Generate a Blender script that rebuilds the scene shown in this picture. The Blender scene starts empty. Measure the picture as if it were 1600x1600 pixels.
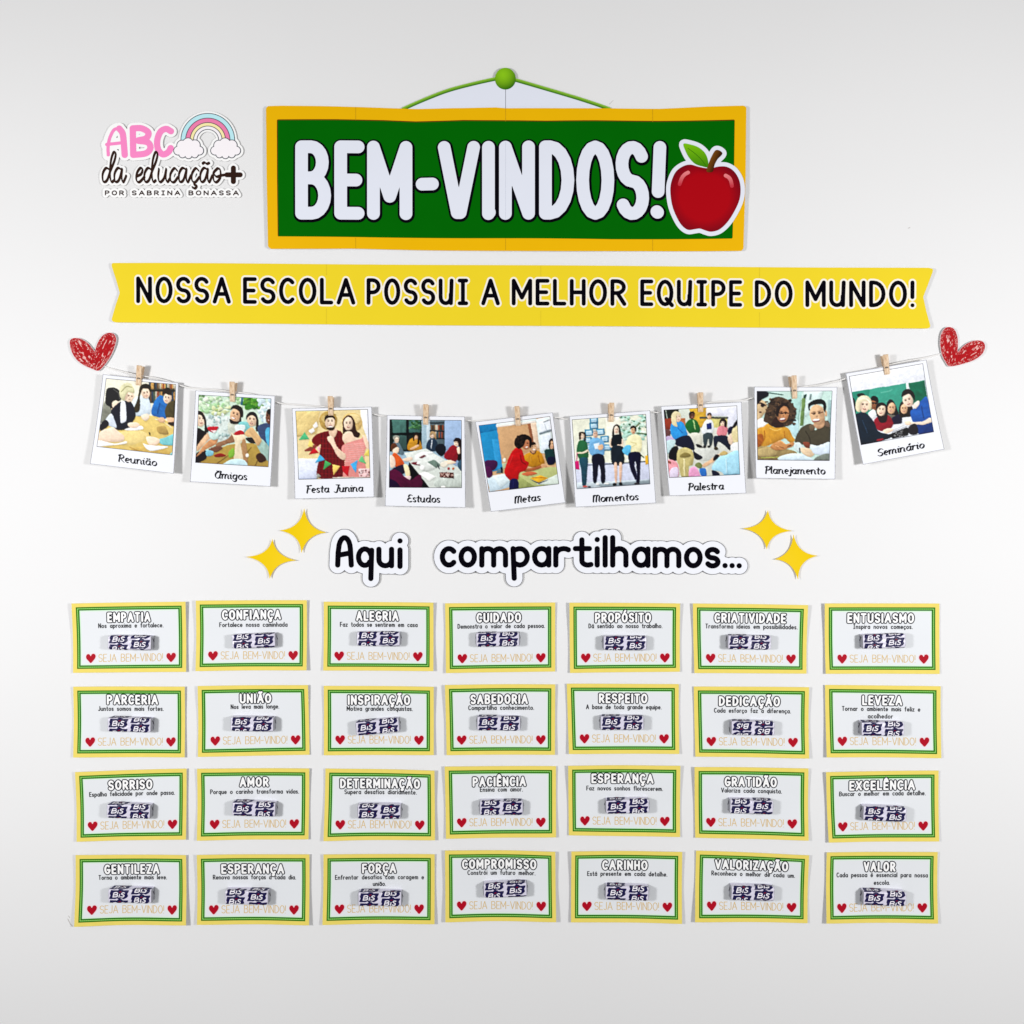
import bpy, math, random
import numpy as np

# ------------------------------------------------------------------ camera, light, exposure
S = 0.0008            # one picture unit in metres (a card is about 14 cm wide)
D = 1500.0            # camera distance from the wall, in the same units
scene = bpy.context.scene
COL = scene.collection
cam_d = bpy.data.cameras.new("camera")
cam = bpy.data.objects.new("camera", cam_d)
COL.objects.link(cam)
cam.location = (0, -D * S, 0)
cam.rotation_euler = (math.radians(90), 0, 0)
cam_d.sensor_width = 36.0
cam_d.lens = 36.0 * D / 1600.0
cam_d.clip_start = 0.01
cam_d.clip_end = 50.0
scene.camera = cam

world = bpy.data.worlds.new("World")
scene.world = world
world.use_nodes = True
bg = world.node_tree.nodes["Background"]
bg.inputs[0].default_value = (1.0, 0.995, 0.985, 1)
bg.inputs[1].default_value = 0.25

def softbox(name, px, py, dist, size, power, aim):
    l = bpy.data.lights.new(name, 'AREA')
    l.shape = 'DISK'
    l.size = size * S
    l.energy = power
    l.spread = math.radians(155)
    l.color = (1.0, 0.993, 0.99)
    o = bpy.data.objects.new(name, l)
    COL.objects.link(o)
    o.location = ((px - 800) * S, -dist * S, -(py - 800) * S)
    from mathutils import Vector
    tgt = Vector(((aim[0] - 800) * S, 0, -(aim[1] - 800) * S))
    o.rotation_euler = (tgt - o.location).to_track_quat('-Z', 'Y').to_euler()
    return o
softbox("lamp_west", -560, 765, 1600, 330, 11.5, (300, 765))
softbox("lamp_east", 2160, 765, 1600, 330, 11.5, (1300, 765))

scene.view_settings.view_transform = 'Standard'
scene.view_settings.look = 'None'
scene.view_settings.exposure = 0.0
scene.view_settings.gamma = 1.0
scene.view_settings.use_curve_mapping = False
scene.cycles.max_bounces = 6

rng = np.random.default_rng(11)
random.seed(5)

# ------------------------------------------------------------------ materials
def lin(c):
    c = np.asarray(c, float) / 255.0
    return np.where(c <= 0.04045, c / 12.92, ((c + 0.055) / 1.055) ** 2.4)

LIT = 1.03      # how bright a pure white print comes out under the lamps
def alb(c):
    return np.clip(lin(c) / LIT, 0.0, 0.94)

def mat(name, rgb, rough=0.55, var=0.05, scale=60.0, bump=0.0, bscale=900.0, spec=0.07, raw=False):
    m = bpy.data.materials.new(name)
    m.use_nodes = True
    nt = m.node_tree
    b = nt.nodes["Principled BSDF"]
    c = tuple(rgb) if raw else tuple(alb(rgb))
    b.inputs["Roughness"].default_value = rough
    b.inputs["Specular IOR Level"].default_value = spec
    geo = nt.nodes.new("ShaderNodeNewGeometry")
    n = nt.nodes.new("ShaderNodeTexNoise")
    n.inputs["Scale"].default_value = scale
    n.inputs["Detail"].default_value = 4.0
    nt.links.new(geo.outputs["Position"], n.inputs["Vector"])
    r = nt.nodes.new("ShaderNodeMixRGB")
    r.inputs[1].default_value = (c[0] * (1 - var), c[1] * (1 - var), c[2] * (1 - var), 1)
    r.inputs[2].default_value = (min(c[0] * (1 + var), .95), min(c[1] * (1 + var), .95), min(c[2] * (1 + var), .95), 1)
    nt.links.new(n.outputs["Fac"], r.inputs[0])
    nt.links.new(r.outputs[0], b.inputs["Base Color"])
    if bump > 0:
        n2 = nt.nodes.new("ShaderNodeTexNoise")
        n2.inputs["Scale"].default_value = bscale
        n2.inputs["Detail"].default_value = 3.0
        nt.links.new(geo.outputs["Position"], n2.inputs["Vector"])
        bp = nt.nodes.new("ShaderNodeBump")
        bp.inputs["Strength"].default_value = bump
        bp.inputs["Distance"].default_value = 0.0006
        nt.links.new(n2.outputs["Fac"], bp.inputs["Height"])
        nt.links.new(bp.outputs[0], b.inputs["Normal"])
    return m

def vmat(name, rough=0.5, spec=0.1):
    m = bpy.data.materials.new(name)
    m.use_nodes = True
    nt = m.node_tree
    b = nt.nodes["Principled BSDF"]
    b.inputs["Roughness"].default_value = rough
    b.inputs["Specular IOR Level"].default_value = spec
    a = nt.nodes.new("ShaderNodeVertexColor")
    a.layer_name = "ink"
    nt.links.new(a.outputs["Color"], b.inputs["Base Color"])
    return m

M = {}
M['wall'] = mat("white_wall_paint", (0.80, 0.80, 0.805), 0.75, 0.012, 5.0, 0.10, 700.0, 0.10, raw=True)
M['paper'] = mat("white_paper", (238, 240, 247), 0.55, 0.012, 40.0, 0.05, 1500.0)
M['edge'] = mat("paper_edge", (215, 214, 212), 0.7, 0.02)
M['cardyellow'] = mat("yellow_print", (238, 217, 108), 0.5, 0.05, 120.0)
M['dgreen'] = mat("dark_green_ink", (34, 110, 10), 0.5, 0.06, 200.0)
M['lgreen'] = mat("light_green_ink", (124, 196, 84), 0.5, 0.05, 200.0)
M['mint'] = mat("mint_ink", (214, 242, 214), 0.5, 0.02)
M['cardwhite'] = mat("card_white", (230, 233, 237), 0.5, 0.012, 30.0)
M['titlefill'] = mat('heading_white', (252, 253, 254), 0.5, 0.01, 30.0)
M['black'] = mat("black_ink", (6, 4, 12), 0.6, 0.1, 100.0, spec=0.015)
M['ink'] = mat("grey_black_ink", (22, 23, 30), 0.5, 0.1, 100.0, spec=0.06)
M['title'] = mat("dark_slate_ink", (16, 19, 32), 0.5, 0.08, 100.0, spec=0.06)
M['tan'] = mat("golden_ink", (222, 188, 122), 0.5, 0.14, 240.0)
M['dot'] = mat('border_dot_ink', (164, 214, 126), 0.5, 0.05)
M['mark'] = mat('scuff', (196, 193, 190), 0.7, 0.1)
M['red'] = mat("crimson_ink", (176, 8, 34), 0.5, 0.05, 80.0)
M['pink'] = mat("pale_pink_ink", (250, 216, 222), 0.5, 0.02)
M['frameyellow'] = mat("amber_print", (237, 182, 2), 0.5, 0.03, 18.0, 0.05, 300.0)
M['board'] = mat("board_green_print", (0, 100, 2), 0.6, 0.06, 25.0, 0.04, 300.0, 0.03)
M['frameshade'] = mat("brown_print_line", (96, 52, 8), 0.5, 0.05)
M['letterwhite'] = mat("letter_white", (228, 232, 244), 0.5, 0.015, 30.0)
M['ribbon'] = mat("ribbon_yellow", (237, 211, 40), 0.5, 0.03, 12.0, 0.04, 300.0)
M['halo'] = mat("halo_white", (246, 240, 226), 0.5, 0.02)
M['star'] = mat("star_yellow", (238, 202, 8), 0.5, 0.04, 30.0)
M['seam'] = mat("seam_line", (196, 150, 20), 0.7, 0.05)
M['cutline'] = mat("grey_cut_line", (74, 74, 84), 0.6, 0.05)
M['logowhite'] = mat("sticker_white", (254, 253, 252), 0.45, 0.01)
M['logopink'] = mat("pink_ink", (252, 140, 200), 0.5, 0.03)
M['brown'] = mat("dark_brown_ink", (48, 26, 18), 0.5, 0.1)
M['sky'] = mat("pale_cyan_ink", (190, 236, 244), 0.5, 0.03)
M['rose'] = mat("rose_ink", (240, 130, 176), 0.5, 0.04)
M['cream'] = mat("cream_ink", (252, 238, 176), 0.5, 0.02)
M['slate'] = mat("slate_ink", (70, 78, 88), 0.5, 0.06)
M['cloud'] = mat("cloud_white", (252, 246, 250), 0.5, 0.02)
M['string'] = mat("white_string", (240, 238, 236), 0.85, 0.06, 900.0)
M['photo'] = vmat("photo_print")
M['print'] = vmat("ink_print", 0.5, 0.07)
M['navy'] = mat("navy_ink", (16, 10, 70), 0.42, 0.12, 300.0, spec=0.25)
M['maroon'] = mat("maroon_ink", (112, 10, 36), 0.4, 0.1)
M['wrapwhite'] = mat("wrapper_white", (222, 218, 236), 0.28, 0.05, 260.0, 0.8, 360.0, 0.5)
M['wrapletter'] = mat("wrapper_letter", (246, 243, 252), 0.35, 0.03, 200.0)
M['end_shade'] = mat('shaded_folded_end', (150, 150, 160), 0.34, 0.08, 300.0, 0.7, 500.0, 0.4)  # wrapper ends coloured darker grey, their shade put into the material
M['gap_shade'] = mat("wrapper_gap_shade", (74, 72, 80), 0.6, 0.1)
M['metal'] = mat("spring_wire", (120, 108, 96), 0.35, 0.08, 200.0, spec=0.6)

def wood_mat():
    m = bpy.data.materials.new("peg_wood")
    m.use_nodes = True
    nt = m.node_tree
    b = nt.nodes["Principled BSDF"]
    b.inputs["Roughness"].default_value = 0.65
    tc = nt.nodes.new("ShaderNodeTexCoord")
    mp = nt.nodes.new("ShaderNodeMapping")
    mp.inputs["Scale"].default_value = (1.0, 1.0, 0.12)
    n = nt.nodes.new("ShaderNodeTexNoise")
    n.inputs["Scale"].default_value = 900.0
    n.inputs["Detail"].default_value = 5.0
    cr = nt.nodes.new("ShaderNodeValToRGB")
    cr.color_ramp.elements[0].position = 0.3
    cr.color_ramp.elements[0].color = (*alb((196, 160, 122)), 1)
    cr.color_ramp.elements[1].position = 0.7
    cr.color_ramp.elements[1].color = (*alb((240, 216, 186)), 1)
    nt.links.new(tc.outputs["Object"], mp.inputs["Vector"])
    nt.links.new(mp.outputs[0], n.inputs["Vector"])
    nt.links.new(n.outputs["Fac"], cr.inputs[0])
    nt.links.new(cr.outputs[0], b.inputs["Base Color"])
    return m
M['wood'] = wood_mat()

# ------------------------------------------------------------------ mesh building
class MB:
    """Collects points, faces, a material per face and (if wanted) an ink colour per point."""
    def __init__(self):
        self.v, self.f, self.m, self.c, self.n = [], [], [], [], 0
    def add(self, pts, faces, mi=0, col=None):
        pts = np.asarray(pts, float).reshape(-1, 3)
        self.v.append(pts)
        k = self.n
        self.f.extend([tuple(int(i) + k for i in f) for f in faces])
        self.m.extend([mi] * len(faces) if np.isscalar(mi) else list(mi))
        if col is not None:
            self.c.append(np.asarray(col, float).reshape(-1, 3))
        self.n += len(pts)
    def build(self, name, mats, parent=None, smooth=False, origin=None):
        me = bpy.data.meshes.new(name)
        v = np.vstack(self.v)
        if origin is not None:
            v = v - np.asarray(origin)
        me.from_pydata(v.tolist(), [], self.f)
        for m in mats:
            me.materials.append(m)
        me.polygons.foreach_set("material_index", np.array(self.m, dtype=np.int32))
        if smooth:
            me.polygons.foreach_set("use_smooth", np.ones(len(me.polygons), dtype=bool))
        if self.c:
            at = me.color_attributes.new("ink", 'FLOAT_COLOR', 'POINT')
            c = np.ones((len(v), 4), np.float32)
            c[:, :3] = np.vstack(self.c)
            at.data.foreach_set("color", c.ravel())
        me.update()
        o = bpy.data.objects.new(name, me)
        COL.objects.link(o)
        if parent is not None:
            o.parent = parent
        elif origin is not None:
            o.location = tuple(origin)
        return o

def tag(o, label=None, cat=None, group=None, kind=None):
    if label: o['label'] = label
    if cat: o['category'] = cat
    if group: o['group'] = group
    if kind: o['kind'] = kind
    return o

def root(name, loc, label, cat, group=None):
    o = bpy.data.objects.new(name, None)
    o.empty_display_size = 0.01
    COL.objects.link(o)
    o.location = tuple(loc)
    return tag(o, label, cat, group)

class Surf:
    """A sheet of paper in front of the wall. Picture units; lift(x, y) is its gap from the wall."""
    def __init__(self, lift, gap):
        self.lift, self.k = lift, (D - gap) / D
    def __call__(self, p, off=0.0):
        p = np.asarray(p, float).reshape(-1, 2)
        w = self.lift(p[:, 0], p[:, 1]) + off
        return np.column_stack([(p[:, 0] - 800) * S * self.k, -w * S, -(p[:, 1] - 800) * S * self.k])
def flat(gap):
    return Surf(lambda x, y: np.full(len(x), float(gap)), gap)

# --- distance fields and their filled level sets
def grid_for(pts, h, pad):
    a = np.vstack(pts)
    x0, y0 = a.min(0) - pad
    x1, y1 = a.max(0) + pad
    return x0, y0, int((x1 - x0) / h) + 2, int((y1 - y0) / h) + 2

def stroke_field(lines, h, rmax, nib=None):
    """Distance to a set of pen strokes on a grid. nib = (radius along, radius across, angle)."""
    x0, y0, nx, ny = grid_for(lines, h, rmax + 2 * h)
    F = np.full((ny, nx), 1e3)
    if nib:
        a, b, t = nib
        R = np.array([[math.cos(t), math.sin(t)], [-math.sin(t), math.cos(t)]])
        A = np.diag([1 / a, 1 / b]) @ R
    for ln in lines:
        ln = np.asarray(ln, float)
        if len(ln) == 1:
            ln = np.vstack([ln, ln + 1e-4])
        for p, q in zip(ln[:-1], ln[1:]):
            i0 = max(0, int((min(p[0], q[0]) - rmax - x0) / h) - 1); i1 = min(nx, int((max(p[0], q[0]) + rmax - x0) / h) + 2)
            j0 = max(0, int((min(p[1], q[1]) - rmax - y0) / h) - 1); j1 = min(ny, int((max(p[1], q[1]) + rmax - y0) / h) + 2)
            X = x0 + h * np.arange(i0, i1)[None, :]
            Y = y0 + h * np.arange(j0, j1)[:, None]
            if nib:
                U = A[0, 0] * X + A[0, 1] * Y; V = A[1, 0] * X + A[1, 1] * Y
                pp, qq = A @ p, A @ q
            else:
                U, V, pp, qq = X, Y, p, q
            d = qq - pp
            L = max(d @ d, 1e-12)
            t = np.clip(((U - pp[0]) * d[0] + (V - pp[1]) * d[1]) / L, 0, 1)
            dd = np.hypot(U - pp[0] - t * d[0], V - pp[1] - t * d[1])
            W = F[j0:j1, i0:i1]
            np.minimum(W, dd, out=W)
    return F, x0, y0, h

def poly_field(polys, h, pad):
    """Signed distance (negative inside) to closed outlines, joined."""
    x0, y0, nx, ny = grid_for(polys, h, pad + 2 * h)
    X = x0 + h * np.arange(nx)[None, :] + np.zeros((ny, 1))
    Y = y0 + h * np.arange(ny)[:, None] + np.zeros((1, nx))
    best = np.full((ny, nx), 1e3)
    for P in polys:
        P = np.asarray(P, float)
        d = np.full((ny, nx), 1e3)
        ins = np.zeros((ny, nx), bool)
        for p, q in zip(P, np.roll(P, -1, 0)):
            e = q - p
            L = max(e @ e, 1e-12)
            t = np.clip(((X - p[0]) * e[0] + (Y - p[1]) * e[1]) / L, 0, 1)
            d = np.minimum(d, np.hypot(X - p[0] - t * e[0], Y - p[1] - t * e[1]))
            if abs(e[1]) > 1e-12:
                c = ((p[1] > Y) != (q[1] > Y)) & (X < e[0] * (Y - p[1]) / e[1] + p[0])
                ins ^= c
        best = np.minimum(best, np.where(ins, -d, d))
    return best, x0, y0, h

CASES = {1: [(0, 'b', 'l')], 2: [('b', 1, 'r')], 3: [(0, 1, 'r', 'l')], 4: [('r', 2, 't')], 5: [(0, 'b', 'r', 2, 't', 'l')], 6: [('b', 1, 2, 't')],
         7: [(0, 1, 2, 't', 'l')], 8: [('t', 3, 'l')], 9: [(0, 'b', 't', 3)], 10: [('b', 1, 'r', 't', 3, 'l')], 11: [(0, 1, 'r', 't', 3)],
         12: [('l', 'r', 2, 3)], 13: [(0, 'b', 'r', 2, 3)], 14: [('b', 1, 2, 3, 'l')], 15: [(0, 1, 2, 3)]}

def level_set(field, level):
    """Points and faces of the region where the field is under the level."""
    F, x0, y0, h = field
    G = F - level
    G = np.where(np.abs(G) < 0.03 * h, -0.03 * h, G)
    ny, nx = G.shape
    I = G < 0
    pts = []
    gid = np.full((ny, nx), -1); jj, ii = np.nonzero(I)
    gid[jj, ii] = np.arange(len(jj)); n = len(jj)
    pts.append(np.column_stack([x0 + h * ii, y0 + h * jj]))
    hid = np.full((ny, nx), -1); jj, ii = np.nonzero(I[:, :-1] != I[:, 1:])
    t = np.clip(G[jj, ii] / (G[jj, ii] - G[jj, ii + 1]), .03, .97)
    hid[jj, ii] = n + np.arange(len(jj)); n += len(jj)
    pts.append(np.column_stack([x0 + h * (ii + t), y0 + h * jj]))
    vid = np.full((ny, nx), -1); jj, ii = np.nonzero(I[:-1] != I[1:])
    t = np.clip(G[jj, ii] / (G[jj, ii] - G[jj + 1, ii]), .03, .97)
    vid[jj, ii] = n + np.arange(len(jj)); n += len(jj)
    pts.append(np.column_stack([x0 + h * ii, y0 + h * (jj + t)]))
    code = I[:-1, :-1] * 1 + I[:-1, 1:] * 2 + I[1:, 1:] * 4 + I[1:, :-1] * 8
    faces = []
    for c, ps in CASES.items():
        jj, ii = np.nonzero(code == c)
        if not len(jj):
            continue
        look = {0: gid[jj, ii], 1: gid[jj, ii + 1], 2: gid[jj + 1, ii + 1], 3: gid[jj + 1, ii],
                'b': hid[jj, ii], 't': hid[jj + 1, ii], 'l': vid[jj, ii], 'r': vid[jj, ii + 1]}
        for p in ps:
            faces += np.column_stack([look[k] for k in p[::-1]]).tolist()
    return np.vstack(pts), faces

def add_level(mb, surf, field, level, off, mi=0, colour=None):
    p, f = level_set(field, level)
    if not len(f):
        return
    mb.add(surf(p, off), f, mi, None if colour is None else colour(p))

def add_cutout(mb, surf, field, level, off, thick, mi, medge, colour=None):
    """The same, as a piece of paper with a thickness: a front, a rim and a back."""
    p, f = level_set(field, level)
    n = len(p)
    seen = {}
    for a in f:
        for u, v in zip(a, a[1:] + a[:1]):
            seen[(u, v)] = 1
    rim = [(u, v) for (u, v) in seen if (v, u) not in seen]
    front, back = surf(p, off), surf(p, off - thick)
    faces = [tuple(a) for a in f] + [tuple(i + n for i in a[::-1]) for a in f] + [(v, u, u + n, v + n) for u, v in rim]
    mi_l = [mi] * len(f) + [medge] * (len(f) + len(rim))
    mb.add(np.vstack([front, back]), faces, mi_l, None if colour is None else np.vstack([colour(p), colour(p)]))

def smooth_loop(pts, n=6):
    """Closed Catmull-Rom curve through the points."""
    P = np.asarray(pts, float)
    a, b, c, d = np.roll(P, 1, 0), P, np.roll(P, -1, 0), np.roll(P, -2, 0)
    out = []
    for k in range(n):
        t = k / n
        out.append(.5 * (2 * b + (c - a) * t + (2 * a - 5 * b + 4 * c - d) * t * t + (3 * b - a - 3 * c + d) * t ** 3))
    return np.stack(out, 1).reshape(-1, 2)

def smooth_line(pts, n=6):
    P = np.asarray(pts, float)
    P = np.vstack([2 * P[0] - P[1], P, 2 * P[-1] - P[-2]])
    out = []
    for i in range(1, len(P) - 2):
        a, b, c, d = P[i - 1], P[i], P[i + 1], P[i + 2]
        for k in range(n):
            t = k / n
            out.append(.5 * (2 * b + (c - a) * t + (2 * a - 5 * b + 4 * c - d) * t * t + (3 * b - a - 3 * c + d) * t ** 3))
    out.append(P[-2])
    return np.array(out)

def zoom(x0, y0, s):
    """Reads coordinates measured in an enlarged view back into picture units."""
    return lambda pts: np.asarray(pts, float).reshape(-1, 2) / s + np.array([x0, y0])

# ------------------------------------------------------------------ pen-stroke lettering (y up, cap height 1)
def arc(cx, cy, rx, ry, a0, a1, n=None):
    n = n or max(4, int(abs(a1 - a0) / 18))
    t = np.radians(np.linspace(a0, a1, n + 1))
    return np.column_stack([cx + rx * np.cos(t), cy + ry * np.sin(t)])
def L(*p):
    return np.array(p, float)
def J(*parts):
    return np.vstack(parts)

def s_curve(w, h):
    return J(arc(w / 2, .745 * h, w / 2, .255 * h, 28, 270), arc(w / 2, .245 * h, w / 2, .245 * h, 90, -152))
UP = {
 'A': (.60, [L((0, 0), (.30, 1), (.60, 0)), L((.11, .34), (.49, .34))]),
 'B': (.50, [L((0, 0), (0, 1)), J(L((0, 1)), arc(.20, .765, .25, .235, 90, -90), L((0, .53))), J(L((.2, .53)), arc(.22, .265, .28, .265, 90, -90), L((0, 0)))]),
 'C': (.50, [arc(.28, .5, .28, .5, 48, 312)]),
 'D': (.50, [J(L((0, 0), (0, 1)), arc(.10, .5, .40, .5, 90, -90), L((0, 0)))]),
 'E': (.40, [L((.40, 1), (0, 1), (0, 0), (.40, 0)), L((0, .5), (.35, .5))]),
 'F': (.40, [L((.40, 1), (0, 1), (0, 0)), L((0, .5), (.35, .5))]),
 'G': (.54, [J(arc(.29, .5, .29, .5, 48, 350), L((.56, .44), (.32, .44)))]),
 'H': (.48, [L((0, 0), (0, 1)), L((.48, 0), (.48, 1)), L((0, .5), (.48, .5))]),
 'I': (.0, [L((0, 0), (0, 1))]),
 '|': (.36, [L((.18, 0), (.18, 1)), L((.03, 0), (.33, 0)), L((.03, 1), (.33, 1))]),
 'J': (.36, [J(L((.36, 1), (.36, .26)), arc(.18, .24, .18, .24, 0, -150))]),
 'L': (.38, [L((0, 1), (0, 0), (.38, 0))]),
 'M': (.66, [L((0, 0), (0, 1), (.33, .26), (.66, 1), (.66, 0))]),
 'N': (.50, [L((0, 0), (0, 1), (.50, 0), (.50, 1))]),
 'O': (.56, [arc(.28, .5, .28, .5, 0, 360)]),
 'P': (.46, [L((0, 0), (0, 1)), J(L((0, 1)), arc(.18, .73, .28, .27, 90, -90), L((0, .46)))]),
 'Q': (.56, [arc(.28, .5, .28, .5, 0, 360), L((.34, .24), (.58, -.04))]),
 'R': (.48, [L((0, 0), (0, 1)), J(L((0, 1)), arc(.18, .74, .28, .26, 90, -90), L((0, .48))), L((.2, .48), (.48, 0))]),
 'S': (.46, [s_curve(.46, 1)]),
 'T': (.48, [L((.24, 0), (.24, 1)), L((0, 1), (.48, 1))]),
 'U': (.50, [J(L((0, 1), (0, .28)), arc(.25, .27, .25, .27, 180, 360), L((.5, 1)))]),
 'u': (.50, [J(L((0, 1), (0, .28)), arc(.23, .27, .23, .27, 180, 350), L((.46, .4))), L((.50, 1), (.47, 0))]),
 'V': (.56, [L((0, 1), (.28, 0), (.56, 1))]),
 'X': (.52, [L((0, 0), (.52, 1)), L((0, 1), (.52, 0))]),
 'Z': (.46, [L((0, 1), (.46, 1), (0, 0), (.46, 0))]),
 '-': (.30, [L((0, .46), (.30, .46))]),
 '!': (.0, [L((0, 1), (0, .36)), L((0, .0))]),
}
def accent(base, *marks):
    return (base[0], list(base[1]) + list(marks))
def tilde(c, y, s=1.0):
    return smooth_line([(c - .17 * s, y), (c - .09 * s, y + .07 * s), (c + .06 * s, y + .0), (c + .15 * s, y + .07 * s)], 4)
def cedilla(c, s=1.0):
    return smooth_line([(c, -.05), (c + .02 * s, -.14 * s), (c + .09 * s, -.22 * s), (c - .02 * s, -.32 * s), (c - .10 * s, -.28 * s)], 4)
UP['Ã'] = accent(UP['A'], tilde(.30, 1.2))
UP['Ç'] = accent(UP['C'], cedilla(.28))
UP['Ó'] = accent(UP['O'], L((.24, 1.2), (.38, 1.36)))
UP['Ê'] = accent(UP['E'], L((.06, 1.2), (.20, 1.34), (.34, 1.2)))

X = .60   # x-height
def bowl(cx=.22, rx=.22):
    return arc(cx, X / 2, rx, X / 2, 0, 360)
LO = {
 'a': (.44, [bowl(), L((.44, X), (.44, 0))]),
 'b': (.44, [L((0, 1), (0, 0)), bowl()]),
 'c': (.38, [arc(.22, X / 2, .22, X / 2, 45, 315)]),
 'd': (.44, [bowl(), L((.44, 1), (.44, 0))]),
 'e': (.44, [J(L((.02, X * .5), (.43, X * .5)), arc(.22, X / 2, .22, X / 2, 5, 318))]),
 'f': (.30, [J(arc(.26, .82, .13, .18, 60, 180), L((.13, 0))), L((0, X), (.28, X))]),
 'g': (.44, [bowl(), J(L((.44, X), (.44, -.12)), arc(.22, -.12, .22, .18, 0, -140))]),
 'h': (.40, [L((0, 1), (0, 0)), J(L((0, .32)), arc(.2, .38, .2, .22, 170, 0), L((.40, 0)))]),
 'i': (.0, [L((0, X), (0, 0)), L((0, .86))]),
 'j': (.12, [J(L((.12, X), (.12, -.14)), arc(-.02, -.14, .14, .16, 0, -120)), L((.12, .86))]),
 'l': (.0, [L((0, 1), (0, 0))]),
 'm': (.64, [L((0, X), (0, 0)), J(L((0, .3)), arc(.16, .40, .16, .20, 170, 0), L((.32, 0))), J(L((.32, .3)), arc(.48, .40, .16, .20, 170, 0), L((.64, 0)))]),
 'n': (.40, [L((0, X), (0, 0)), J(L((0, .3)), arc(.2, .38, .2, .22, 170, 0), L((.40, 0)))]),
 'o': (.46, [arc(.23, X / 2, .23, X / 2, 0, 360)]),
 'p': (.44, [L((0, X), (0, -.32)), bowl()]),
 'q': (.44, [bowl(), L((.44, X), (.44, -.32))]),
 'r': (.28, [L((0, X), (0, 0)), J(L((0, .3)), arc(.18, .36, .18, .24, 170, 55))]),
 's': (.32, [s_curve(.32, X)]),
 't': (.28, [J(L((.13, .92), (.13, .16)), arc(.25, .16, .12, .16, 180, 300)), L((0, X), (.28, X))]),
 'u': (.40, [J(L((0, X), (0, .22)), arc(.2, .22, .2, .22, 180, 360), L((.40, X))), L((.40, X), (.40, 0))]),
 'v': (.40, [L((0, X), (.2, 0), (.40, X))]),
 'x': (.38, [L((0, 0), (.38, X)), L((0, X), (.38, 0))]),
 'z': (.38, [L((0, X), (.38, X), (0, 0), (.38, 0))]),
 '.': (.0, [L((0, 0))]),
}
LO['á'] = accent(LO['a'], L((.2, .76), (.32, .9)))
LO['é'] = accent(LO['e'], L((.2, .76), (.32, .9)))
LO['ó'] = accent(LO['o'], L((.2, .76), (.32, .9)))
LO['ã'] = accent(LO['a'], tilde(.22, .78))
LO['ç'] = accent(LO['c'], cedilla(.22, .8))
MIX = dict(UP); MIX.update(LO); MIX['I'] = UP['|']; MIX['U'] = UP['U']
SIGN = dict(UP); SIGN['I'] = UP['|']; SIGN['U'] = UP['u']

def set_text(text, font, x0, x1, top, base, r, gap=.0, gap_px=0.0, space=.36, slope=0.0, slant=0.0):
    """Strokes of a line of lettering fitted between x0 and x1 (its ink, pen width counted) and top and base."""
    H = (base - top) - 2 * r
    n = len(text)
    wsum = sum(space if ch == ' ' else font[ch][0] for ch in text) + (n - 1) * gap
    sx = (x1 - x0 - 2 * r - (n - 1) * gap_px) / max(wsum, 1e-6)
    x = x0 + r
    out = []
    xc = (x0 + x1) / 2
    for ch in text:
        if ch != ' ':
            for ln in font[ch][1]:
                px = x + ln[:, 0] * sx + slant * ln[:, 1] * H
                py = base - r - ln[:, 1] * H
                out.append(np.column_stack([px, py + slope * (px - xc)]))
        x += (space if ch == ' ' else font[ch][0]) * sx + gap * sx + gap_px
    return out

# ------------------------------------------------------------------ the wall
def build_wall():
    mb = MB()
    a, b, t = 2.6, 2.6, 0.12
    P = [(-a, 0, -b), (a, 0, -b), (a, 0, b), (-a, 0, b), (-a, t, -b), (a, t, -b), (a, t, b), (-a, t, b)]
    mb.add(P, [(0, 1, 2, 3), (5, 4, 7, 6), (4, 0, 3, 7), (1, 5, 6, 2), (3, 2, 6, 7), (4, 5, 1, 0)])
    w = mb.build("wall", [M['wall']])
    tag(w, "smooth matte white wall behind all the paper decorations", "wall", kind="structure")
    s = flat(0.12)
    mk = MB()
    for pts, r in (([(1419, 356.5), (1422, 355.6)], .55), ([(952, 163), (958, 157)], .4), ([(106, 1436), (110, 1444), (113, 1447)], .7), ([(107, 1431), (109, 1434)], .5)):
        add_level(mk, s, stroke_field([np.array(pts, float)], .3, 2), r, 0)
    mk.build("scuff_mark", [M['mark']], w)
    return w
build_wall()

# ------------------------------------------------------------------ printing helpers
def lattice_noise(seed, n=64):
    g = np.random.default_rng(seed).random((n, n))
    def f(x, y):
        x = np.asarray(x, float); y = np.asarray(y, float)
        i = np.floor(x).astype(int); j = np.floor(y).astype(int)
        u = x - i; v = y - j
        u = u * u * (3 - 2 * u); v = v * v * (3 - 2 * v)
        a = g[j % n, i % n]; b = g[j % n, (i + 1) % n]; c = g[(j + 1) % n, i % n]; d = g[(j + 1) % n, (i + 1) % n]
        return (a * (1 - u) + b * u) * (1 - v) + (c * (1 - u) + d * u) * v
    return f
NZ = lattice_noise(3)

def blend(c0, c1, t):
    t = np.clip(np.asarray(t, float), 0, 1)[:, None]
    return alb(c0) * (1 - t) + alb(c1) * t
def plain(c):
    return lambda p: np.tile(alb(c), (len(p), 1))

def rect_strokes(q, inset=0.0):
    q = np.asarray(q, float)
    c = q.mean(0)
    q = q + (c - q) / np.linalg.norm(c - q, axis=1)[:, None] * inset * 1.4
    return [np.vstack([q[i], q[(i + 1) % 4]]) for i in range(4)]

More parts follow.
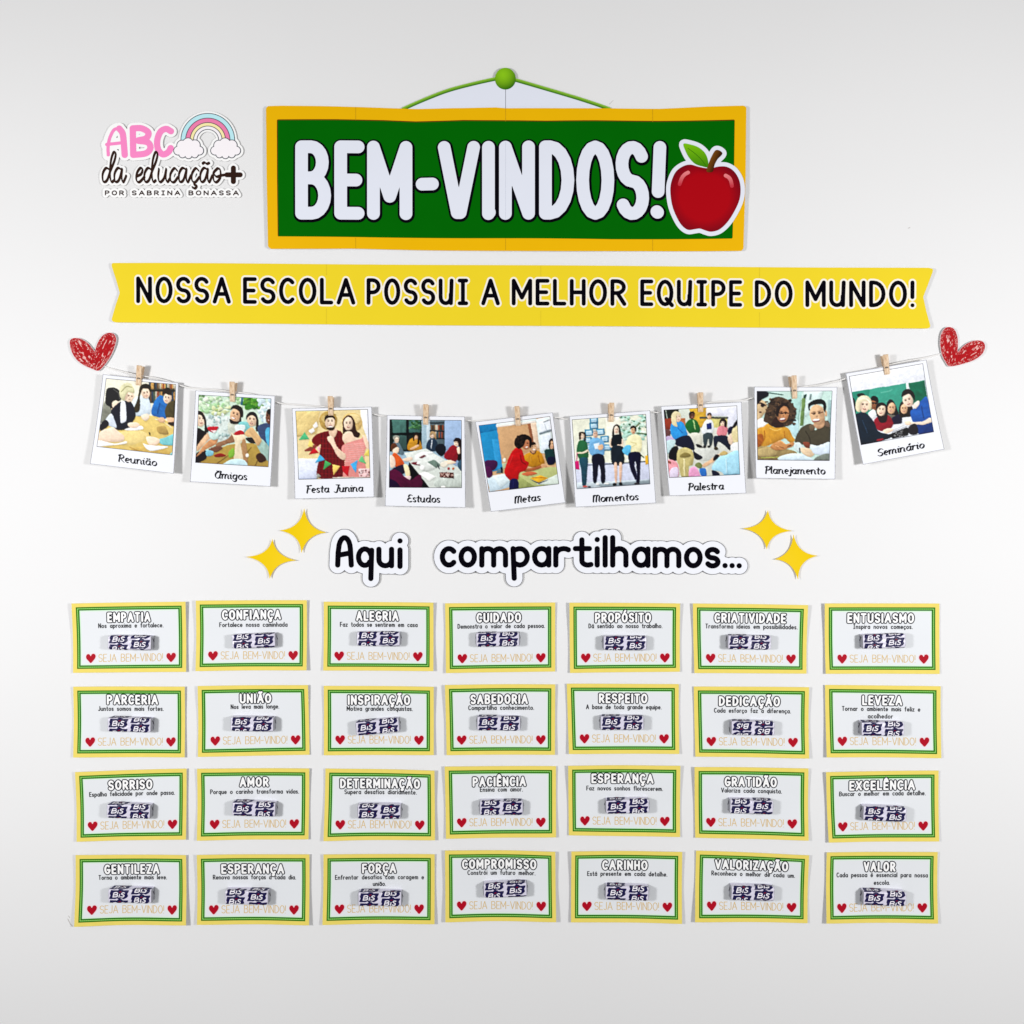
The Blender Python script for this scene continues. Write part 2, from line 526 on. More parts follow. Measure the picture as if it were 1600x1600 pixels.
# ------------------------------------------------------------------ the big welcome sign
def build_sign():
    s = Surf(lambda x, y: 5.5 + 1.6 * np.sin((x - 420) / 58.0) + 1.2 * np.cos((x - 790) / 120.0) * np.abs(y - 278) / 110 + 2.0 * ((x - 790) / 375) ** 2, 6)
    r = root("welcome_sign", (0, -5.5 * S, (800 - 278) * S),
             "wide green board sign with amber frame, big white letters and a red apple", "sign")
    o = np.array(r.location)
    outer = [(419, 165.8), (440, 165.4), (500, 166.3), (575, 168), (650, 170), (700, 168.7), (775, 168), (790, 169.5), (880, 170), (955, 169.5), (1030, 169.4), (1105, 166), (1162, 165.2), (1166, 168),
             (1164.5, 280), (1161.5, 389), (1158, 392.2), (1005, 392.2), (880, 393), (800, 392.4), (650, 390.7), (550, 388.8), (500, 389.2), (423, 389), (418.8, 385.5), (417, 280), (415.6, 169)]
    inner = [(434.3, 188.5), (525, 188.6), (600, 189.4), (650, 191), (725, 188.8), (800, 190), (855, 191), (930, 190), (1030, 190), (1147.5, 188.6), (1146, 290), (1144.2, 372.6), (955, 373.8), (800, 372.4), (600, 371), (435.6, 369.4), (434.8, 280)]
    mb = MB()
    fo = poly_field([outer], 1.6, 3)
    add_cutout(mb, s, fo, 0, 0, .8, 0, 1)
    for x, ya, yb in ((556, 168, 188), (556, 372, 388), (790, 170, 190), (790, 373, 391), (1020, 170, 190), (1020, 373, 391)):
        add_level(mb, s, stroke_field([np.array([(x, ya), (x, yb)], float)], .4, 2), .32, .18, 2)
    mb.build("frame", [M['frameyellow'], M['edge'], M['seam']], r, origin=o)
    mb = MB()
    fi = poly_field([inner], 1.6, 4)
    add_level(mb, s, poly_field([np.array(inner) + (-.5, -.7)], 1.6, 4), .9, .15, 1)
    add_level(mb, s, fi, 0, .3, 0)
    mb.build("green_panel", [M['board'], M['frameshade']], r, origin=o)
    boxes = [('B', 462, 517.5), ('E', 523, 569.5), ('M', 574, 644), ('-', 649, 686), ('V', 684, 750.5), ('I', 753.5, 774), ('N', 780, 835.5), ('D', 842.5, 897), ('O', 900.5, 959.5), ('S', 962, 1014), ('!', 1019, 1039)]
    lines, heavy = [], []
    for ch, a, b in boxes:
        ln = set_text(ch, UP, a, b, 220.5, 343.5, 9.7)
        if ch == '-':
            ln = [np.array([(659.5, 287.5), (675.5, 287)])]
        if ch == '!':
            ln = [np.array([(1031.2, 230), (1028.4, 299)]), np.array([(1026.5, 330.5), (1027.5, 331.5)])]
        if ch == 'I':
            ln = ln + [np.array([(763.4, 331.5), (764.6, 331.8)])]
        if ch == 'V':
            ln = [np.array([(694, 230), (714.5, 332), (719, 332), (740, 230)])]
        lines += ln
    mb = MB()
    add_level(mb, s, stroke_field([l + (.5, 1.1) for l in lines], .8, 16), 13.3, .45, 1)
    add_level(mb, s, stroke_field(lines, .8, 13), 9.9, .6, 0)
    for x in (790,):
        add_level(mb, s, stroke_field([np.array([(x, 222), (x, 342)], float)], .4, 2), .2, .66, 2)
    mb.build("lettering", [M['letterwhite'], M['black'], mat("faint_seam", (200, 204, 220))], r, origin=o)

    # the printed cord with its round green knob
    s2 = Surf(lambda x, y: 2.4 + 2.6 * np.clip((168 - y) / 60.0, 0, 1), 4)
    cord = smooth_line([(630, 169.5), (664, 155), (700, 141.5), (740, 131), (775, 123.5), (790, 121.5), (806, 125.5), (850, 138), (900, 152.5), (930, 162), (952, 169.5)], 6)
    hg = MB()
    body = np.vstack([cord + (0, -2.4), [(950, 178), (632, 178)]])
    add_cutout(hg, s2, poly_field([body], 1.2, 3), 0, 0, .7, 0, 1)
    add_level(hg, s2, stroke_field([np.array([(790, 140), (790, 172)], float)], .4, 2), .3, .15, 2)
    hanger = hg.build("hanger", [M['letterwhite'], M['edge'], M['cutline']], r, origin=o)
    cb = MB()
    def cordcol(p):
        yy = np.interp(p[:, 0], cord[:, 0], cord[:, 1])
        return blend((150, 204, 60), (40, 110, 10), (p[:, 1] - yy) / 5.0 + .55)
    add_level(cb, s2, stroke_field([cord], .7, 5), 2.7, .3, 0, cordcol)
    cb.build("cord", [M['print']], hanger, origin=o)
    kb = MB()
    t = np.linspace(0, 2 * np.pi, 48, endpoint=False)
    circ = np.column_stack([789.6 + 16.2 * np.cos(t), 123.2 + 16.6 * np.sin(t)])
    def knobcol(p):
        d = np.hypot(p[:, 0] - 786, p[:, 1] - 117) / 24
        return blend((140, 200, 26), (22, 92, 6), d ** 1.6)
    add_cutout(kb, s2, poly_field([circ], .7, 3), 0, .6, .7, 0, 0, knobcol)
    kb.build("knob", [M['print']], hanger, origin=o)

    # the apple
    z = zoom(780, 90, 4.0)
    bodyp = smooth_loop(z([(1070, 830), (1078, 770), (1105, 712), (1150, 678), (1195, 668), (1240, 680), (1285, 690), (1325, 692), (1370, 682), (1420, 684), (1465, 712), (1497, 765), (1507, 825), (1500, 890), (1470, 960),
                           (1425, 1030), (1375, 1075), (1325, 1088), (1290, 1080), (1255, 1068), (1220, 1072), (1180, 1075), (1140, 1045), (1105, 985), (1080, 915)]), 4)
    leaf = smooth_loop(z([(1152, 538), (1195, 542), (1245, 560), (1285, 595), (1304, 640), (1304, 684), (1270, 680), (1225, 664), (1190, 628), (1166, 585)]), 4)
    stem = smooth_loop(z([(1296, 712), (1306, 672), (1326, 622), (1350, 582), (1372, 580), (1393, 596), (1388, 612), (1364, 636), (1345, 672), (1333, 714)]), 4)
    s3 = Surf(lambda x, y: s.lift(x, y) + 1.2, 7)
    ab = MB()
    add_cutout(ab, s3, poly_field([bodyp, leaf, stem], .8, 12), 6.6, .2, .8, 0, 1)
    def applecol(p):
        d = np.hypot((p[:, 0] - 1101) / 56.0, (p[:, 1] - 308) / 54.0)
        c = blend((172, 0, 15), (112, 0, 20), (d - .68) * 2.4)
        k = np.exp(-(((p[:, 0] - 1108) / 13) ** 2 + ((p[:, 1] - 264) / 5.5) ** 2))[:, None]
        return c * (1 - .55 * k) + alb((96, 0, 14)) * .55 * k
    add_level(ab, s3, poly_field([bodyp], .8, 3), 0, .35, 2, applecol)
    for pts in ([(1075.2, 269.5), (1070, 272.5), (1065.5, 278), (1062, 287.5)], [(1133.5, 274.8), (1138.5, 278), (1141.5, 283), (1143.3, 291)]):
        q = smooth_line(pts, 4)
        add_level(ab, s3, stroke_field([q], .4, 4), 2.9, .5, 2, lambda p, q=q: blend((232, 128, 132), (196, 52, 66), (p[:, 1] - q[0, 1]) / (q[-1, 1] - q[0, 1])))
    # colours exist only for the printed faces: pad the paper's points
    pad = [np.tile(alb((224, 228, 243)), (len(ab.v[0]), 1))]
    ab.c = pad + ab.c
    apple = ab.build("apple", [M['letterwhite'], M['edge'], M['print']], r, origin=o)
    lb = MB()
    def leafcol(p):
        return blend((120, 190, 10), (52, 128, 4), (p[:, 1] - 226) / 36)
    add_level(lb, s3, poly_field([leaf], .6, 3), 0, .5, 0, leafcol)
    vein = smooth_line(z([(1180, 566), (1225, 600), (1265, 640), (1292, 676)]), 4)
    add_level(lb, s3, stroke_field([vein], .4, 2), .4, .6, 0, plain((48, 110, 6)))
    lb.build("leaf", [M['print']], apple, origin=o)
    sb = MB()
    def stemcol(p):
        return blend((118, 70, 14), (58, 26, 4), (p[:, 0] + .45 * p[:, 1] - 1222) / 12.0)
    add_level(sb, s3, poly_field([stem], .6, 3), 0, .62, 0, stemcol)
    sb.build("stem", [M['print']], apple, origin=o)
build_sign()

# ------------------------------------------------------------------ the yellow ribbon with the slogan
def build_ribbon():
    s = Surf(lambda x, y: 3.2 + 1.0 * np.sin((x - 200) / 90.0) + 2.2 * ((x - 815) / 640) ** 4 + .8 * np.abs(y - 460) / 48, 4)
    r = root("slogan_ribbon", (0, -3.5 * S, (800 - 462) * S), "long yellow paper ribbon with notched ends and one line of black capital letters", "banner")
    o = np.array(r.location)
    P = [(178, 411), (177, 411.4), (250, 411.2), (400, 412), (560, 413), (840, 414.6), (1100, 416.4), (1280, 418), (1450, 419.2), (1456.4, 421), (1456.2, 425), (1449, 445), (1441.6, 464.5), (1446.5, 488), (1452.2, 509), (1451.6, 512.6), (1447, 514), (1250, 512.4), (1020, 510.4), (840, 509.4),
         (600, 507.6), (400, 505.8), (182, 504.3), (176, 502.4), (175.2, 499), (181, 478), (187.5, 457.7), (181.5, 436), (175.2, 416.4), (175.4, 412.6)]
    mb = MB()
    add_cutout(mb, s, poly_field([np.array(P, float)], 1.7, 3), 0, 0, .7, 0, 1)
    for x, a, b in ((510, 413.5, 430), (510, 482, 506), (845, 416, 432), (845, 486, 509), (1187, 418, 434), (1187, 488, 511)):
        add_level(mb, s, stroke_field([np.array([(x, a), (x, b)], float)], .4, 2), .28, .15, 2)
    mb.build("ribbon_strip", [M['ribbon'], M['edge'], mat("ribbon_seam", (218, 192, 44))], r, origin=o)
    words = [("NOSSA", 213.4, 361), ("ESCOLA", 380, 555), ("POSSUI", 572.6, 732.5), ("A", 752, 781), ("MELHOR", 799.6, 978.6), ("EQUIPE", 1000.4, 1159.8), ("DO", 1179.6, 1238.8), ("MUNDO!", 1258.6, 1427.8)]
    lines = []
    for w, a, b in words:
        y0 = 432.4 + (a + b - 428) / 2 * 6.6 / 1211
        lines += set_text(w, SIGN, a, b, y0, y0 + 41.6, 3.05, gap_px=11.5, slope=.0055)
    lb = MB()
    add_level(lb, s, stroke_field(lines, .8, 8), 6.0, .16, 1)
    add_level(lb, s, stroke_field(lines, .6, 5), 3.1, .32, 0)
    lb.build("lettering", [M['black'], M['halo']], r, origin=o)
build_ribbon()

# ------------------------------------------------------------------ the small sticker with the rainbow
def build_sticker():
    s = flat(2.6)
    r = root("logo_sticker", (-535 * S, -2.6 * S, 556 * S), "small die-cut white sticker with pink capitals, a pastel rainbow on two clouds and brown script", "sticker")
    o = np.array(r.location)
    z = zoom(140, 160, 6.154)
    A = [smooth_line(z([(180, 505), (178, 430), (195, 340), (235, 265), (285, 250)]), 5), smooth_line(z([(285, 252), (318, 300), (330, 400), (338, 505)]), 5), z([(165, 405), (318, 388)])]
    B = [z([(415, 250), (420, 505)]), smooth_line(z([(415, 250), (500, 250), (565, 290), (545, 345), (470, 365)]), 5), smooth_line(z([(470, 370), (560, 385), (585, 440), (540, 490), (420, 505)]), 5)]
    Cc = [smooth_line(z([(782, 278), (735, 255), (680, 285), (650, 370), (660, 455), (705, 500), (755, 480), (780, 440)]), 5)]
    thinA = [A[0], A[2]]
    rc = z([(1137, 365)])[0]
    def ringline(rad):
        return arc(rc[0], rc[1], rad, rad, 180, 360, 40)
    def cloud(cx, cy):
        out = []
        for dx, dy, rr in ((-100, 15, 42), (-62, -35, 50), (-5, -55, 52), (62, -38, 50), (103, 15, 42), (60, 50, 34), (0, 58, 34), (-58, 50, 34)):
            t = np.linspace(0, 2 * np.pi, 26, endpoint=False)
            out.append(z(np.column_stack([cx + dx + rr * np.cos(t), cy + dy + rr * np.sin(t)])))
        out.append(z([(cx - 70, cy - 40), (cx + 70, cy - 40), (cx + 80, cy + 45), (cx - 80, cy + 45)]))
        return out
    clouds = [cloud(952, 450), cloud(1307, 450)]
    # brown script, drawn with a flat nib
    H0 = lambda pts, n=5: smooth_line(z(pts), n)
    scr = []
    def sd(x):   # d with a tall loop
        return [H0([(x + 78, 650), (x + 40, 632), (x + 8, 690), (x + 14, 762), (x + 50, 750), (x + 82, 660)]),
                H0([(x + 82, 660), (x + 122, 560), (x + 134, 490), (x + 112, 484), (x + 88, 560), (x + 78, 690), (x + 92, 765), (x + 118, 750)])]
    def sa(x):
        return [H0([(x + 78, 648), (x + 40, 632), (x + 8, 690), (x + 14, 762), (x + 50, 748), (x + 80, 650)]), H0([(x + 82, 640), (x + 76, 720), (x + 92, 768), (x + 122, 705)])]
    scr += sd(118) + sa(232)
    scr += [H0([(452, 712), (495, 690), (510, 645), (488, 632), (456, 680), (450, 745), (478, 768), (530, 715)])]
    scr += sd(520)
    scr += [H0([(668, 640), (660, 720), (678, 768), (716, 730), (738, 640)]), H0([(738, 640), (732, 720), (748, 766), (772, 735)])]
    scr += [H0([(842, 655), (815, 634), (778, 690), (780, 752), (812, 768), (850, 720)])]
    scr += sa(852)
    scr += [H0([(1048, 655), (1020, 634), (984, 690), (986, 752), (1016, 768), (1056, 720)]), H0([(1012, 770), (1006, 792), (1032, 802), (1014, 828), (990, 818)])]
    scr += sa(1058)
    scr += [H0([(1086, 590), (1106, 578), (1128, 592), (1152, 582)])]
    scr += [H0([(1232, 634), (1192, 680), (1194, 750), (1222, 768), (1258, 720), (1256, 650), (1232, 634)]), H0([(1196, 690), (1222, 716), (1262, 704), (1320, 695)])]
    plus = [z([(1320, 697), (1448, 697)]), z([(1383, 632), (1383, 762)])]
    small = set_text("POR", MIX, 164.2, 193.6, 297.8, 305.2, .62, gap=.42) + set_text("SABRINA", MIX, 206.4, 281.6, 297.8, 305.2, .62, gap=.42) + set_text("BONASSA", MIX, 294.8, 373, 297.8, 305.2, .62, gap=.42)
    ring_all = [ringline(k) for k in (41, 35, 29, 22, 18)]
    # the white backing, die cut around everything
    allp = A + B + Cc + scr + plus + small + ring_all + [np.vstack([c, c[:1]]) for cl in clouds for c in cl]
    # one grid for everything: thick pens first
    F, x0, y0, h = stroke_field(allp, .8, 12)
    def wide(lines, extra):
        G, a, b, _ = stroke_field(lines, .8, 14)
        i, j = int(round((a - x0) / h)), int(round((b - y0) / h))
        g2 = np.full_like(F, 1e3)
        ys = slice(max(j, 0), min(j + G.shape[0], F.shape[0])); xs = slice(max(i, 0), min(i + G.shape[1], F.shape[1]))
        g2[ys, xs] = G[ys.start - j:ys.stop - j, xs.start - i:xs.stop - i]
        return g2 - extra
    F = np.minimum(F, wide(A + B + Cc, 4.6)); F = np.minimum(F, wide(plus, 3.2)); F = np.minimum(F, wide(scr, .8))
    bk = MB()
    add_cutout(bk, s, (F, x0, y0, h), 4.3, 0, .9, 0, 1)
    bk.build("backing", [M['logowhite'], M['edge']], r, origin=o)
    lb = MB()
    add_level(lb, s, stroke_field([A[1]] + B + Cc, .5, 7), 4.9, .16, 0)
    add_level(lb, s, stroke_field(thinA, .5, 5), 2.5, .18, 0)
    add_level(lb, s, stroke_field([p for p in scr],   .3, 3.0, nib=(2.3, 1.0, math.radians(62))), 1.0, .34, 1)
    add_level(lb, s, stroke_field(plus, .4, 5), 3.9, .36, 1)
    add_level(lb, s, stroke_field(small, .22, 1.8), .85, .2, 1)
    lb.build("lettering", [M['logopink'], M['brown'], M['slate']], r, origin=o)
    rb = MB()
    def band(r0, r1, mi, off):
        t = np.radians(np.linspace(178, 362, 49))
        a = np.column_stack([rc[0] + r1 * np.cos(t), rc[1] + r1 * np.sin(t)]); b = np.column_stack([rc[0] + r0 * np.cos(t), rc[1] + r0 * np.sin(t)])
        n = len(t)
        rb.add(s(np.vstack([a, b]), off), [(i, i + 1, n + i + 1, n + i)[::-1] for i in range(n - 1)], mi)
    band(35.0, 41.6, 0, .16); band(28.0, 34.4, 1, .16); band(22.6, 27.4, 2, .16); band(17.2, 22, 3, .16)
    for k in (42.0, 34.7, 27.7, 22.3, 17.0):
        band(k - .55, k + .55, 4, .3)
    rainbow = rb.build("rainbow", [M['sky'], M['rose'], M['cream'], M['cloud'], M['slate']], r, origin=o)
    for cl in clouds:
        cb = MB()
        f = poly_field(cl, .5, 4)
        add_level(cb, s, f, .7, .42, 1)
        add_level(cb, s, f, -.5, .56, 0)
        cb.build("cloud", [M['cloud'], M['slate']], r, origin=o)
build_sticker()

# ------------------------------------------------------------------ the two scribbled paper hearts
def build_heart(pts, name_label, ax_a, ax_b, tip):
    P = smooth_loop(pts, 6)
    c = P.mean(0)
    s = Surf(lambda x, y: 3.0 + 3.2 * ((x - tip[0]) ** 2 + (y - tip[1]) ** 2) / 4500.0, 5)
    r = root("paper_heart", ((c[0] - 800) * S, -4 * S, -(c[1] - 800) * S), name_label, "paper heart", "hearts at the ends of the string")
    o = np.array(r.location)
    f = poly_field([P], .5, 4)
    pb = MB()
    add_cutout(pb, s, f, .5, 0, .7, 0, 1)
    pb.build("paper_backing", [M['pink'], M['edge']], r, origin=o)
    F, x0, y0, h = f
    def scribble(p):
        i = np.clip(((p[:, 0] - x0) / h).round().astype(int), 0, F.shape[1] - 1)
        j = np.clip(((p[:, 1] - y0) / h).round().astype(int), 0, F.shape[0] - 1)
        edge = -F[j, i]
        side = (p - np.array(tip)) @ np.array([1.0, 0.0])
        out = np.zeros(len(p))
        for ax, sel in ((ax_a, side < 0), (ax_b, side >= 0)):
            ax = np.array(ax) / np.hypot(*ax)
            a = p @ ax; b = p @ np.array([-ax[1], ax[0]])
            n = .62 * NZ(a * .17 + 9, b * .75 + 3) + .38 * NZ(a * .5, b * 1.3 + 7)
            out = np.where(sel, n, out)
        low = NZ(p[:, 0] * .09, p[:, 1] * .09)
        white = np.clip((out - .67 - .10 * (low - .5)) * 9, 0, 1) * np.clip((edge - 2.0) / 2.0, 0, 1)
        rough = np.clip((NZ(p[:, 0] * .9, p[:, 1] * .9) - .62) * 6, 0, 1) * .4 * (edge < 5)
        dark = np.clip((NZ(p[:, 0] * .6 + 20, p[:, 1] * .6) - .5) * 2, 0, 1) * .5
        base = blend((176, 4, 16), (112, 6, 16), dark)
        t = np.clip(white * .85 + rough, 0, 1)[:, None]
        return base * (1 - t) + alb((250, 206, 200)) * t
    ib = MB()
    add_level(ib, s, f, 0, .18, 0, scribble)
    ib.build("scribble_print", [M['print']], r, origin=o)
z = zoom(90, 500, 6.152)
build_heart(z([(116, 225), (126, 186), (165, 172), (225, 183), (290, 225), (338, 285), (352, 300), (362, 270), (388, 205), (432, 148), (490, 122), (540, 136), (560, 180), (545, 255), (505, 345), (455, 420), (392, 484), (330, 468), (245, 430), (175, 375), (132, 300)]),
            "scribbled red paper heart beside the string end above the photo captioned Reunião", (.62, .78), (-.45, .89), (148, 552))
z = zoom(1310, 500, 6.667)
build_heart(z([(1065, 240), (1074, 150), (1110, 88), (1162, 73), (1212, 98), (1243, 170), (1250, 250), (1248, 325), (1262, 322), (1300, 278), (1362, 235), (1440, 212), (1505, 225), (1528, 275), (1505, 345), (1430, 408), (1320, 450), (1170, 481), (1125, 440), (1088, 370), (1072, 300)]),
            "scribbled red paper heart beside the string end above the photo captioned Seminário", (-.08, 1.0), (-.86, .5), (1494, 550))

# ------------------------------------------------------------------ sparkles and the two cut-out words
def build_star(tips, label):
    T = np.array(tips, float)
    c = np.array([(T[0, 0] + T[2, 0]) / 2, (T[1, 1] + T[3, 1]) / 2])
    P = []
    for i in range(4):
        a, b = T[i], T[(i + 1) % 4]
        k = c + .13 * ((a - c) + (b - c))
        t = np.linspace(0, 1, 12, endpoint=False)[:, None]
        P.append((1 - t) ** 2 * a + 2 * t * (1 - t) * k + t * t * b)
    P = np.vstack(P)
    s = Surf(lambda x, y: 2.2 + 3.2 * ((x - c[0]) ** 2 + (y - c[1]) ** 2) / 1200.0, 4)
    mb = MB()
    add_cutout(mb, s, poly_field([P], .55, 3), .25, 0, .7, 0, 1)
    st = mb.build("paper_star", [M['star'], M['star']], origin=np.array([(c[0] - 800) * S, -3 * S, -(c[1] - 800) * S]))
    tag(st, label, "paper star", "yellow stars around the cut-out words")
build_star([(475.6, 795), (509.4, 832), (471.3, 863.4), (438, 829)], "yellow four-pointed paper star just before the word Aqui, upper of its two")
build_star([(425.6, 842.8), (462.5, 875.6), (421.6, 903.7), (385.6, 870)], "yellow four-pointed paper star farther from the word Aqui, lower of its two")
build_star([(1199.9, 797.5), (1236.4, 829.5), (1198, 858), (1161, 825.8)], "yellow four-pointed paper star after the three dots, upper of its two")
build_star([(1239.5, 835.7), (1276.6, 868.3), (1246.7, 904.8), (1210.6, 873.8)], "yellow four-pointed paper star after the three dots, lower of its two")

CUT = dict(LO)
CUT['A'] = (.60, [J(L((0, 0), (.02, .45)), arc(.30, .55, .26, .45, 175, 5), L((.60, 0))), L((.04, .36), (.55, .44))])
CUT['q'] = (.50, [J(arc(.24, X / 2, .24, X / 2, 20, 320), L((.42, .12))), L((.50, X * .92), (.47, -.48))])
CUT['p'] = (.50, [L((0, X), (.04, -.48)), J(L((0.02, X * .9)), arc(.24, X / 2, .26, X / 2, 100, -110), L((.03, .08)))])
CUT['c'] = (.42, [arc(.24, X / 2, .24, X / 2, 42, 318)])
CUT['i'] = (.0, [L((0, X), (0, 0)), L((0, .93))])
def build_word(name, glyphs, label, cx):
    rr = 4.1
    lines = []
    for ch, a, b, base in glyphs:
        if ch == '.':
            lines.append(np.array([((a + b) / 2, base), ((a + b) / 2 + .01, base)]))
        else:
            lines += set_text(ch, CUT, a, b, base - 51, base, rr)
    s = Surf(lambda x, y: 3.2 + .9 * np.sin((x - cx) / 37.0), 3.4)
    r = root(name, ((cx - 800) * S, -3 * S, -(868 - 800) * S), label, "word cutout", "cut-out words under the photos")
    o = np.array(r.location)
    f = stroke_field(lines, .8, rr + 12)
    pb = MB()
    add_cutout(pb, s, f, rr + 9.7, 0, .8, 1, 2)
    add_level(pb, s, f, rr + 8.9, .16, 0)
    pb.build("paper_backing", [M['paper'], M['cutline'], M['edge']], r, origin=o)
    lb = MB()
    add_level(lb, s, stroke_field(lines, .5, rr + 1), rr, .34, 0)
    lb.build("lettering", [M['black']], r, origin=o)
build_word("word_cutout", [('A', 523.4, 552.9, 887), ('q', 556, 584.8, 887.5), ('u', 588, 616, 888), ('i', 621, 629.2, 889)],
           "short white cut-out word Aqui in round black letters", 577)
build_word("word_cutout", [('c', 687, 713.2, 887), ('o', 716.4, 745.4, 887), ('m', 748.8, 794, 887), ('p', 797.6, 828, 887), ('a', 831.2, 861.6, 887), ('r', 864.4, 892, 887), ('t', 895, 925, 887), ('i', 929, 937.2, 887), ('l', 941.4, 949.6, 887),
           ('h', 953.2, 982, 887), ('a', 986.8, 1016.4, 887.5), ('m', 1019.4, 1064.8, 888), ('o', 1068.6, 1098.2, 888.2), ('s', 1101.2, 1126, 888.4), ('.', 1129, 1137, 883.8), ('.', 1140, 1148, 883.8), ('.', 1151, 1159, 884)],
           "long white cut-out word in round black letters ending in three dots", 925)

# ------------------------------------------------------------------ pictures printed on the instant photos
class Pic:
    """A small picture, inked point by point. Coordinates are those of an enlarged view of the print."""
    N = 132; SS = 2
    def __init__(self, quad, ground):
        q = np.asarray(quad, float)          # TL TR BR BL in view coordinates
        src = np.column_stack([q, np.ones(4)])
        dst = np.array([(0, 0), (1, 0), (1, 1), (0, 1)], float)
        self.A = np.linalg.lstsq(src, dst, rcond=None)[0]
        self.sc = math.sqrt(abs(np.linalg.det(self.A[:2])))
        n = self.N * self.SS
        self.n = n
        g = (np.arange(n) + .5) / n
        self.X, self.Y = np.meshgrid(g, g)
        self.img = np.tile(np.array(ground, float), (n, n, 1))
        self.calm = np.zeros((n, n))
    def uv(self, p):
        p = np.asarray(p, float).reshape(-1, 2)
        return np.column_stack([p, np.ones(len(p))]) @ self.A
    def _fill(self, mask, c, a=1.0):
        """Lays an ink patch. A picture of real things is never flat: each patch carries its own light side and folds."""
        ys, xs = np.nonzero(mask)
        if not len(ys): return
        c = np.array(c, float)[None, :]
        if len(ys) > 40:
            self.k = getattr(self, 'k', 0) + 1
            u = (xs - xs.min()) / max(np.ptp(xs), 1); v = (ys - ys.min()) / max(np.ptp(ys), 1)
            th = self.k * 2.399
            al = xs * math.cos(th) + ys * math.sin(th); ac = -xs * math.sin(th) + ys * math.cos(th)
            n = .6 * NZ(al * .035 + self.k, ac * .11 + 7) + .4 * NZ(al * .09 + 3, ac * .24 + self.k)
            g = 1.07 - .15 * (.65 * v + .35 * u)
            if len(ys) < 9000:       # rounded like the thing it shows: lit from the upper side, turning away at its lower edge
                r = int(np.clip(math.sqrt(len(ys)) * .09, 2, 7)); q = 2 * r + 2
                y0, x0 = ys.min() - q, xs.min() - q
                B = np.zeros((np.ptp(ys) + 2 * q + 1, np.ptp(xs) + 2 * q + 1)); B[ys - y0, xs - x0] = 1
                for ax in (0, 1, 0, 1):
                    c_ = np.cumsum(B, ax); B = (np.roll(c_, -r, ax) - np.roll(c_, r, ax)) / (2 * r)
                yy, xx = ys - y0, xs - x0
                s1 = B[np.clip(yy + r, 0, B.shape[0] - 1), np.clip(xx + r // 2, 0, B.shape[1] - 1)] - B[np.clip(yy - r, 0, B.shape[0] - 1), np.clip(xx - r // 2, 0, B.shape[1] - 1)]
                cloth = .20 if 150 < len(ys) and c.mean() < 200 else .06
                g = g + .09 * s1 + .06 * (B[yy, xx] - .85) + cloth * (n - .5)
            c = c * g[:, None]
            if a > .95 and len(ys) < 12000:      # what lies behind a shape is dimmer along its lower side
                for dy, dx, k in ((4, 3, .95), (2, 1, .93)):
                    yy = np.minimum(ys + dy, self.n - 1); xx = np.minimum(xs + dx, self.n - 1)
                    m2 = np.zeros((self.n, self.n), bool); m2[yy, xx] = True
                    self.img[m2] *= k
        self.img[ys, xs] = np.clip(self.img[ys, xs] * (1 - a) + c * a, 0, 255)
    def p(self, c, *pts, soft=True, a=1.0):
        q = self.uv(pts)
        if soft and len(q) > 3:
            q = smooth_loop(q, 5)
        n = self.n
        i0, j0 = np.clip((q.min(0) * n).astype(int) - 1, 0, n); i1, j1 = np.clip((q.max(0) * n).astype(int) + 2, 0, n)
        if i1 <= i0 or j1 <= j0: return
        X = self.X[j0:j1, i0:i1]; Y = self.Y[j0:j1, i0:i1]
        ins = np.zeros(X.shape, bool)
        for s, t in zip(q, np.roll(q, -1, 0)):
            if abs(t[1] - s[1]) > 1e-12:
                ins ^= ((s[1] > Y) != (t[1] > Y)) & (X < (t[0] - s[0]) * (Y - s[1]) / (t[1] - s[1]) + s[0])
        m = np.zeros((n, n), bool); m[j0:j1, i0:i1] = ins
        self._fill(m, c, a)
    def b(self, c, *pts, a=1.0):
        self.p(c, *pts, soft=False, a=a)
    def e(self, c, cx, cy, rx, ry, rot=0.0, a=1.0):
        t = np.linspace(0, 2 * np.pi, 22, endpoint=False)
        r = math.radians(rot)
        x, y = rx * np.cos(t), ry * np.sin(t)
        self.b(c, *np.column_stack([cx + x * math.cos(r) - y * math.sin(r), cy + x * math.sin(r) + y * math.cos(r)]), a=a)
    def l(self, c, w, *pts, a=1.0):
        q = smooth_line(pts, 5) if len(pts) > 2 else np.array(pts, float)
        for s, t in zip(q[:-1], q[1:]):
            d = t - s
            k = np.array([-d[1], d[0]]) / max(np.hypot(*d), 1e-9) * w / 2
            e = d / max(np.hypot(*d), 1e-9) * w * .2
            self.b(c, s + k - e, t + k + e, t - k + e, s - k - e, a=a)
    def face(self, cx, cy, rx, ry, skin, rot=0, smile=True, turn=0.0):
        s = np.array(skin, float)
        before = self.img.copy()
        self.e(s, cx, cy, rx, ry, rot)
        r = math.radians(rot)
        f = lambda x, y: (cx + x * rx * math.cos(r) - y * ry * math.sin(r), cy + x * rx * math.sin(r) + y * ry * math.cos(r))
        self.calm[np.abs(self.img - before).max(2) > 0] = 1
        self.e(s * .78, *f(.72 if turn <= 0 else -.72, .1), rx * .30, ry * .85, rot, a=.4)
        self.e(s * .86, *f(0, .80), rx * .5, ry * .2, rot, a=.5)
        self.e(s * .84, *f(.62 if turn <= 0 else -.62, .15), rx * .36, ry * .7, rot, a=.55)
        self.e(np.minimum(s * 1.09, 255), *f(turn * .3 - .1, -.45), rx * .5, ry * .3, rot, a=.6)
        for k in (-.36, .36):
            self.e(s * .32, *f(k + turn * .35, -.1), rx * .17, ry * .08, rot)
            self.e(s * .45, *f(k + turn * .35, -.27), rx * .22, ry * .05, rot, a=.8)
